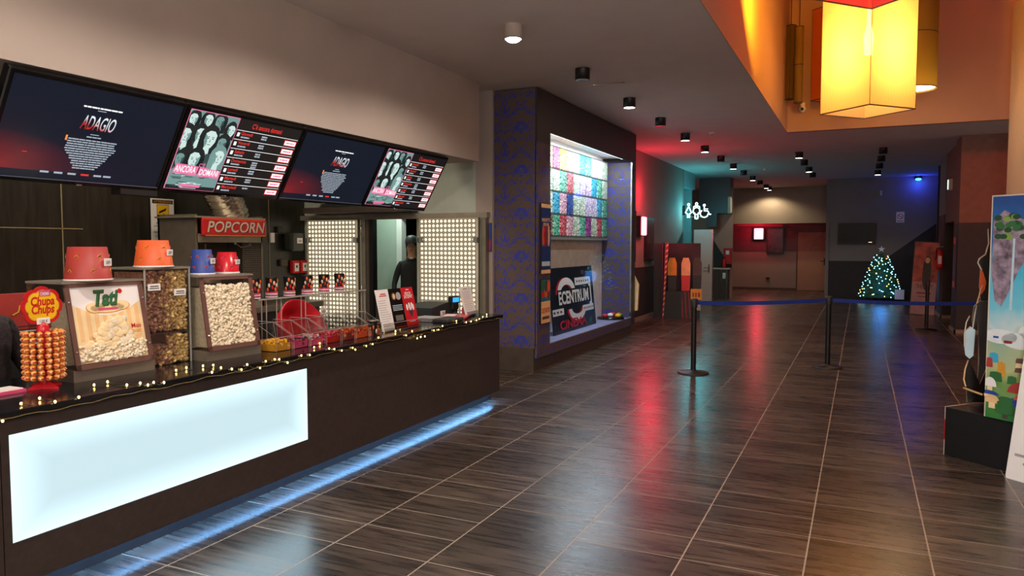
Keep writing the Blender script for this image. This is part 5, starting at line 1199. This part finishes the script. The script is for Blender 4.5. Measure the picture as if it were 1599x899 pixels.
# leaning film poster
p = on(2, 0, 1424, 510); q = on(2, 0, 1462, 512); w_ = q.x - p.x
t = thing('leaning_poster', 'tall red-orange film poster leaning near the far belt post', 'poster', (1.36, 20.2, .0), 0, -.06); hw = .265; t.rotation_euler[1] = .05
T = Matrix.Identity(4)
m = MB(); m.box((-hw, 0, 0), (hw, .02, 1.74), 'maroon'); m.build('board', t)
m = MB(); m.flat(-hw + .01, .78, hw - .01, 1.72, mk('poster_fire', '#c05a48', .5, var=.6, scale=5), -.001); m.flat(-hw + .01, .01, hw - .01, .78, mk('poster_rose', '#c09494', .5), -.001)
m.disc(.03, 1.0, .09, .42, 'brown_grey', -.002); m.disc(.03, 1.3, .05, .07, 'peach', -.0025)
m.text('THE', -.1, .62, .1, 'red_dark', -.003, .14, 0, .02, 'C'); m.text('EXIT', .1, .62, .1, 'red_dark', -.003, .16, 0, .02, 'C')
m.flat(-.15, .5, .15, .53, 'red_dark', -.003); m.flat(-.12, .42, .12, .44, 'red_dark', -.003); m.build('printed_picture', t)
t = thing('fire_extinguisher', 'red extinguisher hanging on the dark pier above the leaning poster', 'fire extinguisher', (1.62, 19.35, 1.05)); t.location = on(1, 19.38, 1467, 420)
MB().lathe([(.03, 0), (.075, .02), (.08, .06), (.08, .34), (.05, .42), (.02, .44)], 'red', 20).build('body', t); MB().flat(-.04, .12, .03, .3, 'white_card', -.082).build('body_label', t); MB().rbox((-.03, -.05, .44), (.03, .04, .5), 'black', .008).tube([(0, 0, .48), (-.07, -.04, .46), (-.08, -.04, .2)], .012, 'black').build('valve', t)
MB().rbox((-.06, -.09, .5), (.07, .02, .51), 'off_white', .003).build('bracket', t)
t = thing('exit_lamp', 'small pale lit lamp on the reddish wall beyond the near pier', 'lamp', on(0, 1.71, 1486, 288)); MB().rbox((-.06, -.1, -.12), (.02, .1, .12), 'off_white', .015).build('casing', t); MB().rbox((-.075, -.02, -.1), (-.055, .02, .1), em('exit_glow', '#c8ffe8', 2.2), .004).build('lens', t)
t = thing('narrow_poster', 'narrow purple and orange poster strip on the dark near pier', 'poster', (1.655, 16.6, .84), -RX)
MB().box((-.14, -.02, 0), (.14, 0, .98), 'purple').build('board', t); m = MB(); m.flat(-.14, .84, .14, .97, 'orange', -.021); m.flat(-.14, .01, .14, .13, 'orange', -.021); m.flat(-.1, .2, .1, .8, mk('poster_violet', '#40306c', .5, var=.7), -.021); m.build('printed_picture', t)

# ================================================================ RIGHT STANDEES
A = Vector((.646, 6.8, 0)); DR = Vector((.745, -.667, 0)).normalized(); rz = math.atan2(DR.y, DR.x)
ztop = 0.385
t = thing('landscape_standee', 'tall cardboard standee with a bright cartoon landscape on a dark plinth', 'standee', A, rz)
MB().rbox((0, 0, 0), (1.1, .42, ztop), 'black', .004).build('plinth', t)
m = MB(); m.box((-.003, -.003, .12), (.0, .003, ztop - .1), 'red'); m.box((-.003, -.003, ztop - .1), (.0, .003, ztop), 'off_white'); m.box((-.003, -.003, 0), (.0, .003, .12), 'off_white'); m.box((-.006, 0, ztop - .004), (0, .42, ztop + .002), 'off_white'); m.build('edge_tape', t)
bl = .335; PW = .98; z0, z1 = .385, 2.04
MB().box((bl, -.03, z0), (bl + PW, -.012, z1), 'off_white').build('panel_board', t)
class ClipMB(MB):       # keeps the print inside the panel
    def poly(s, pts, mat, y=-.001, T=None): return MB.poly(s, [(min(max(x, bl + .004), bl + PW), min(max(z, z0), z1)) for x, z in pts], mat, y, T)
m = ClipMB(); y_ = -.031
def grad(name, stops, z0_, z1_):
    m_ = bpy.data.materials.new(name); m_.use_nodes = True; l = m_.node_tree.links; b = m_.node_tree.nodes['Principled BSDF']; tc = N(m_, 'ShaderNodeTexCoord'); sp = N(m_, 'ShaderNodeSeparateXYZ'); l.new(tc.outputs['Object'], sp.inputs[0])
    nz = N(m_, 'ShaderNodeTexNoise'); nz.inputs['Scale'].default_value = 5; l.new(tc.outputs['Object'], nz.inputs[0])
    v = math_node(m_, 'ADD', math_node(m_, 'DIVIDE', math_node(m_, 'SUBTRACT', sp.outputs[2], z0_), z1_ - z0_), math_node(m_, 'MULTIPLY', math_node(m_, 'SUBTRACT', nz.outputs[0], .5), .25))
    rp = N(m_, 'ShaderNodeValToRGB'); l.new(v, rp.inputs[0]); rp.color_ramp.elements[0].position = stops[0][0]; rp.color_ramp.elements[0].color = lin(stops[0][1]); rp.color_ramp.elements[1].position = stops[-1][0]; rp.color_ramp.elements[1].color = lin(stops[-1][1])
    for p_, c in stops[1:-1]: e = rp.color_ramp.elements.new(p_); e.color = lin(c)
    l.new(rp.outputs[0], b.inputs['Base Color']); b.inputs['Roughness'].default_value = .45; MATS[name] = m_; return m_
m.flat(bl + .01, z0, bl + PW, z1 - .01, grad('landscape_print', [(0, '#2f7a3a'), (.12, '#4f8a3c'), (.24, '#b9c08a'), (.34, '#8fb4a0'), (.42, '#c8dde0'), (.52, '#74c8e0'), (.72, '#38b4dc'), (.8, '#1f6ab8'), (1, '#1c4c94')], z0, z1), y_)
# floating rock
rnd = random.Random(7); rk = mk('rock_print', '#8a7a8c', .5, var=.7, scale=18)
m.poly([(bl + .02, 1.85), (bl + .1, 1.93), (bl + .2, 1.87), (bl + .28, 1.84), (bl + .33, 1.76), (bl + .3, 1.62), (bl + .22, 1.5), (bl + .16, 1.35), (bl + .1, 1.22), (bl + .05, 1.26), (bl + .02, 1.45)], rk, y_ - .001)
for i in range(26): m.disc(bl + rnd.uniform(.04, .3), rnd.uniform(1.72, 1.9) - .0, .03, .02, rnd.choice(['green', 'green_dark', 'green_light']), y_ - .0015 - i * .00003, 9)
m.poly([(bl + .17, 1.72), (bl + .185, 1.72), (bl + .18, 1.2), (bl + .16, 1.2)], 'sky_pale', y_ - .003)
for x, z, r_ in ((.1, 1.0, .09), (.25, .98, .1), (.4, 1.05, .12), (.6, 1.0, .14)): m.disc(bl + x, z, r_ * 1.4, r_ * .6, mk('cloud_print', '#dfe9ec', .5), y_ - .001)
m.flat(bl + .05, .985, bl + .09, 1.0, 'blue', y_ - .002); m.flat(bl + .13, .955, bl + .19, .975, 'red_dark', y_ - .002)
for i, (x, z, w1, h1, mt) in enumerate(((.06, .84, .07, .06, 'sky_blue'), (.03, .80, .05, .06, 'red_bucket'), (.12, .76, .06, .09, 'gold'), (.08, .70, .1, .06, 'green'), (.26, .84, .08, .03, 'maroon'), (.26, .80, .08, .03, 'cream'), (.26, .77, .09, .03, 'maroon'), (.3, .72, .13, .05, 'green_light'), (.2, .69, .07, .05, 'green'), (.42, .76, .06, .09, 'brown_grey'))):
    m.poly([(bl + x - w1 * .5, z - h1 * .6), (bl + x + w1 * .5, z - h1 * .6), (bl + x + w1 * .42, z + h1 * .5), (bl + x, z + h1 * .62), (bl + x - w1 * .42, z + h1 * .5)], mt, y_ - .003 - i * .0001)
def dome(x, z, rx, rz_, mt, y): m.poly([(bl + x + rx * math.cos(PI * i / 14), z + rz_ * math.sin(PI * i / 14)) for i in range(15)], mt, y)
for x, z, rx, rz_, mt in ((.3, .6, .13, .09, 'red_bucket'), (.34, .55, .12, .06, 'orange'), (.42, .46, .12, .07, 'red_bucket'), (.04, .62, .05, .07, 'white_card'), (.03, .56, .08, .03, 'blue'), (.06, .5, .06, .06, 'peach')):
    m.flat(bl + x - rx * .4, z - rz_ * .7, bl + x + rx * .4, z, 'cream', y_ - .0045); dome(x, z, rx, rz_, mt, y_ - .005)
m.flat(bl + .2, .50, bl + .28, .56, 'blue', y_ - .0046)
for i in range(4): m.disc(bl + .16, .54 - i * .03, .055 + i * .008, .022, 'green', y_ - .0055 - i * .0002, 14)
m.poly([(bl + .14, .4), (bl + .18, .4), (bl + .175, .46), (bl + .145, .46)], 'brown_grey', y_ - .005)
m.disc(bl + .33, .405, .09, .045, 'orange', y_ - .006); dome(.4, .33, .16, .06, 'red', y_ - .0065)
m.build('printed_picture', t)
# cut-out figures board behind, seen edge-on
t = thing('cutout_standee', 'curvy-edged dark cardboard cut-out standing behind the landscape standee', 'standee', on(2, ztop + .004, 1519, 622), rz + .0)
rzc = math.atan2(.93, .35)
t.location = A + DR * .12 + Vector((.667, .745, 0)) * .22 + Vector((0, 0, ztop + .002)); 
def pix_poly(pl, Y):   # silhouette traced on its own plane (facing the camera side), local coordinates
    return [((lambda P: (P.x, P.z))(on(1, Y, *p))) for p in pl]
YC = 7.0
t.location = (on(1, YC, 1505, 620).x, YC, ztop + .001); t.rotation_euler = (0, 0, 0)
bx0 = t.location.x; bz0 = t.location.z
def cut(pl, y, th, mat, edge, name):
    pp = [(x - bx0, max(z - bz0, 0)) for x, z in pix_poly(pl, YC + y)]; m = MB(); m.prism(pp, y, y + th, mat, None, edge)
    return m.build(name, t)
cut([(1543, 357), (1545, 380), (1541, 395), (1532, 403), (1527, 410), (1532, 420), (1534, 440), (1530, 455), (1532, 480), (1528, 500), (1528, 628), (1560, 628), (1560, 357)], .03, .02, 'black', 'off_white', 'tall_cutout')
cut([(1531, 420), (1535, 424), (1540, 440), (1538, 452), (1532, 460), (1529, 448)], .0, .012, 'orange', 'off_white', 'orange_detail')
cut([(1521, 478), (1518, 500), (1519, 512), (1527, 500), (1529, 560), (1526, 600), (1540, 612), (1556, 612), (1556, 470), (1530, 470)], -.05, .02, 'charcoal', 'off_white', 'middle_cutout')
cut([(1507, 518), (1506, 540), (1508, 555), (1514, 560), (1520, 555), (1523, 515), (1516, 510)], -.09, .05, 'sky_pale', 'off_white', 'pale_sleeve')
cut([(1512, 562), (1507, 575), (1506, 590), (1509, 604), (1510, 628), (1545, 628), (1545, 565), (1530, 600), (1520, 575)], -.07, .02, 'black_gloss', 'peach', 'lower_cutout')
m = MB()
wl = lambda pl, y: [Vector((on(1, YC + y, *p).x - bx0, y, on(1, YC + y, *p).z - bz0)) for p in pl]
m.tube(wl([(1543, 357), (1544, 380), (1539, 397), (1529, 404), (1527, 410), (1533, 422)], .02), .006, 'off_white', 6); m.tube(wl([(1535, 445), (1531, 452), (1529, 462), (1524, 478)], .0), .005, 'peach', 6)
m.tube(wl([(1525, 476), (1522, 492), (1519, 512)], -.06), .005, 'off_white', 6); m.tube(wl([(1514, 493), (1509, 503), (1506, 522), (1506, 540)], -.09), .005, 'off_white', 6)
m.tube(wl([(1512, 562), (1507, 576), (1505, 592), (1508, 603)], -.08), .006, 'peach', 6); m.tube(wl([(1504, 605), (1520, 611), (1534, 616)], -.1), .009, 'peach', 6)
m.build('white_edge', t)
# white totem leaning at the right border
t = thing('white_totem', 'white leaning poster board with red picture at the right border', 'poster board', (0.985, 6.30, 0), rz, -.03)
m = MB(); m.prism([(.012, 0), (.75, 0), (.75, 2.0), (.185, 2.0), (.002, .02), (.003, .006)], 0, .03, 'white_card'); m.build('board', t)
m = MB(); m.poly([(.125, .40), (.7, .40), (.7, 1.9), (.26, 1.9)], mk('totem_red', '#a81d3c', .4, var=.6, scale=7), -.002); m.poly([(.125, .40), (.7, .40), (.7, .5), (.134, .5)], mk('totem_violet', '#3a1a50', .4, var=.4), -.003)
for i in range(5): m.disc(.2 + i * .1, .58 + .06 * (i % 2), .05, .06, ['pink', 'maroon', 'orange', 'purple', 'pink'][i], -.004)
m.build('printed_picture', t)
m = MB(); m.flat(.06, .175, .5, .195, 'grey_card', -.002); m.flat(.12, .12, .45, .138, 'grey_card', -.002); m.build('small_print', t)
MB().box((.05, .03, 0), (.7, .11, .02), 'charcoal').box((.3, .03, 0), (.34, .06, .5), 'charcoal').build('support', t)
# dark beam glimpsed in the recess
tag(MB().box((2.36, 8.7, 2.3), (2.89, 11.5, 2.6), 'brown_grey').build('recess_beam'), 'dark boxed beam in the recess above the landscape standee', 'beam')

# ================================================================ PEOPLE
def person_body(t, joints, edges, radii, colour, levels=2):
    me = bpy.data.meshes.new('body'); me.from_pydata([Vector(j) for j in joints], edges, []); o = bpy.data.objects.new('body', me); COL.objects.link(o)
    md = o.modifiers.new('skin', 'SKIN'); sub = o.modifiers.new('sub', 'SUBSURF'); sub.levels = levels; sub.render_levels = levels
    sv = me.skin_vertices[0].data if me.skin_vertices else None
    if sv is None:
        bm = bmesh.new(); bm.from_mesh(me); bm.verts.layers.skin.verify(); bm.to_mesh(me); bm.free(); sv = me.skin_vertices[0].data
    for i, r_ in enumerate(radii): sv[i].radius = r_ if isinstance(r_, tuple) else (r_, r_); sv[i].use_root = (i == 0)
    dg = bpy.context.evaluated_depsgraph_get(); em_ = bpy.data.meshes.new_from_object(o.evaluated_get(dg)); bpy.data.objects.remove(o)
    em_.materials.clear(); mats = []
    for p in em_.polygons:
        mt = MATS[colour(p.center)]
        if mt not in mats: mats.append(mt)
    for mt in mats: em_.materials.append(mt)
    for p in em_.polygons: p.material_index = mats.index(MATS[colour(p.center)]); p.use_smooth = True
    b = bpy.data.objects.new('body', em_); COL.objects.link(b); b.parent = t; return b
def make_person(lab, loc, rz, top, sleeve, lean=0, hair='black', cap=None, glasses=False):
    t = thing('person', lab, 'person', loc, rz)
    J = [(0, 0, .95), (0, .0, 1.12), (0, 0, 1.3), (0, 0, 1.42), (0, -.005, 1.5), (0, -.01, 1.58), (0, -.015, 1.66), (0, -.01, 1.73)]
    Rr = [(.16, .11), (.15, .105), (.18, .115), (.12, .08), (.055, .055), (.072, .085), (.078, .1), (.055, .075)]
    E_ = [(i, i + 1) for i in range(7)]
    def chain(start, pts_, rs):
        p_ = start
        for q, r_ in zip(pts_, rs): J.append(q); Rr.append(r_); E_.append((p_, len(J) - 1)); p_ = len(J) - 1
        return p_
    for s_ in (-1, 1):
        chain(0, [(s_ * .1, 0, .86), (s_ * .11, -.01, .5), (s_ * .11, .02, .1), (s_ * .12, -.1, .04), (s_ * .12, -.16, .03)], [.1, .062, .042, .038, .03])
        w = chain(2, [(s_ * .17, 0, 1.38), (s_ * .23, .01, 1.2), (s_ * .26, -.02, 1.08), (s_ * .25, -.12, .92), (s_ * .24, -.15, .87)], [.06, .05, .042, .03, .026])
        for k, (dx, L) in enumerate(((-.024, .055), (-.008, .065), (.008, .06), (.022, .048))):
            chain(w, [(s_ * .24 + dx, -.17, .84), (s_ * .24 + dx, -.185, .84 - L * .5), (s_ * .24 + dx, -.18, .84 - L)], [.0095, .009, .008])
        chain(w, [(s_ * .24 - s_ * .03, -.165, .865), (s_ * .24 - s_ * .04, -.185, .84)], [.01, .009])
    def colf(c):
        if c.z > 1.47 or (c.z < .9 and abs(c.x) > .19 and c.y < -.1): return 'skin'
        if c.z < .93 and abs(c.x) < .22: return 'charcoal' if c.z > .08 else 'black'
        return sleeve
    person_body(t, J, E_, Rr, colf)
    m = MB()
    for s_ in (-1, 1): m.ball((s_ * .031, -.098, 1.655), .012, 'white', 8, (1.1, .5, .7)); m.ball((s_ * .031, -.104, 1.655), .006, 'black', 8, (1, .5, 1))
    m.build('eyes', t)
    MB().ball((0, -.112, 1.625), .013, 'skin', 8, (.8, 1, 1.6)).build('nose', t); MB().ball((0, -.098, 1.585), .02, 'red_bucket', 8, (1.1, .35, .25)).build('mouth', t)
    m = MB()
    for s_ in (-1, 1): m.ball((s_ * .084, 0, 1.645), .02, 'skin', 8, (.4, .8, 1.4))
    m.build('ears', t)
    m = MB(); prof = [(.001, 1.79), (.05, 1.782), (.08, 1.75), (.092, 1.70), (.092, 1.66)]
    m.lathe(prof, hair, 24, (0, .018, 0), cap=False, T=Matrix.Diagonal((1, 1.12, 1, 1))); m.ball((0, .04, 1.65), .085, hair, 14, (1, .85, 1.1)); m.build('hair', t)
    if cap:
        m = MB(); m.lathe([(.001, 1.815), (.05, 1.808), (.085, 1.775), (.098, 1.72), (.098, 1.70)], cap, 24, (0, .01, 0), T=Matrix.Diagonal((1, 1.12, 1, 1))); m.prism([(-.08, 1.70), (.08, 1.70), (.07, 1.712), (-.07, 1.712)], -.19, -.07, cap); m.build('cap', t)
    if glasses:
        m = MB()
        for s_ in (-1, 1): m.tube([(s_ * .032 + .022 * math.cos(k * PI / 6), -.113, 1.655 + .016 * math.sin(k * PI / 6)) for k in range(13)], .003, 'black', 5); m.tube([(s_ * .056, -.11, 1.66), (s_ * .088, -.01, 1.66)], .0025, 'black', 5)
        m.build('glasses', t)
    MB().lathe([(.058, 1.455), (.066, 1.47), (.06, 1.485)], 'off_white', 20, (0, -.003, 0), cap=False).build('collar', t)
    return t
p = on(1, 9.45, 643, 420)
make_person('person in black top and cap standing in the service doorway', (p.x, 9.45, 0), math.radians(28), 'shirt', 'shirt', cap='charcoal', glasses=True)
p = on(0, -4.55, -12, 520)
t = make_person('person in fluffy dark coat at the left border behind the counter', (-4.6, p.y - .07, 0), math.radians(100), 'fur', 'fur', hair='black')
t.scale = (1.12, 1.15, .88)
tag(MB().rbox((-4.47, 8.86, 1.58), (-4.445, 8.9, 1.96), 'blue_bucket', .004).box((-4.47, 8.858, 1.6), (-4.45, 8.862, 1.75), 'red').build('door_sticker'), 'thin blue and red sticker on the wall strip beside the right LED panel', 'sticker')
NEST = {'badge': 'housing', 'lettering': 'sign_board', 'lens': 'housing', 'lamp': 'housing', 'door_handle': 'door_panel', 'door_edge': 'door_panel', 'sticker': 'casing', 'price_tag': 'shell', 'rim': 'shell',
        'printed_motif': 'shell', 'window': 'casing', 'lcd': 'casing', 'pictogram': 'casing', 'cap': 'hair', 'glow_panel': 'casing', 'sensor': 'casing', 'edge_tape': 'plinth', 'indicator': 'housing', 'body_label': 'body', 'bottle_label': 'bottle', 'belt_head': 'pole', 'light_tube': 'casing', 'small_print': 'board'}
for root in [o for o in C.objects if o.type == 'EMPTY']:
    kids = {o.name.split('.')[0]: o for o in root.children}
    for o in list(root.children):
        b_ = NEST.get(o.name.split('.')[0])
        if b_ in kids and kids[b_] is not o and o.type == 'MESH': o.parent = kids[b_]
bpy.context.view_layer.update()
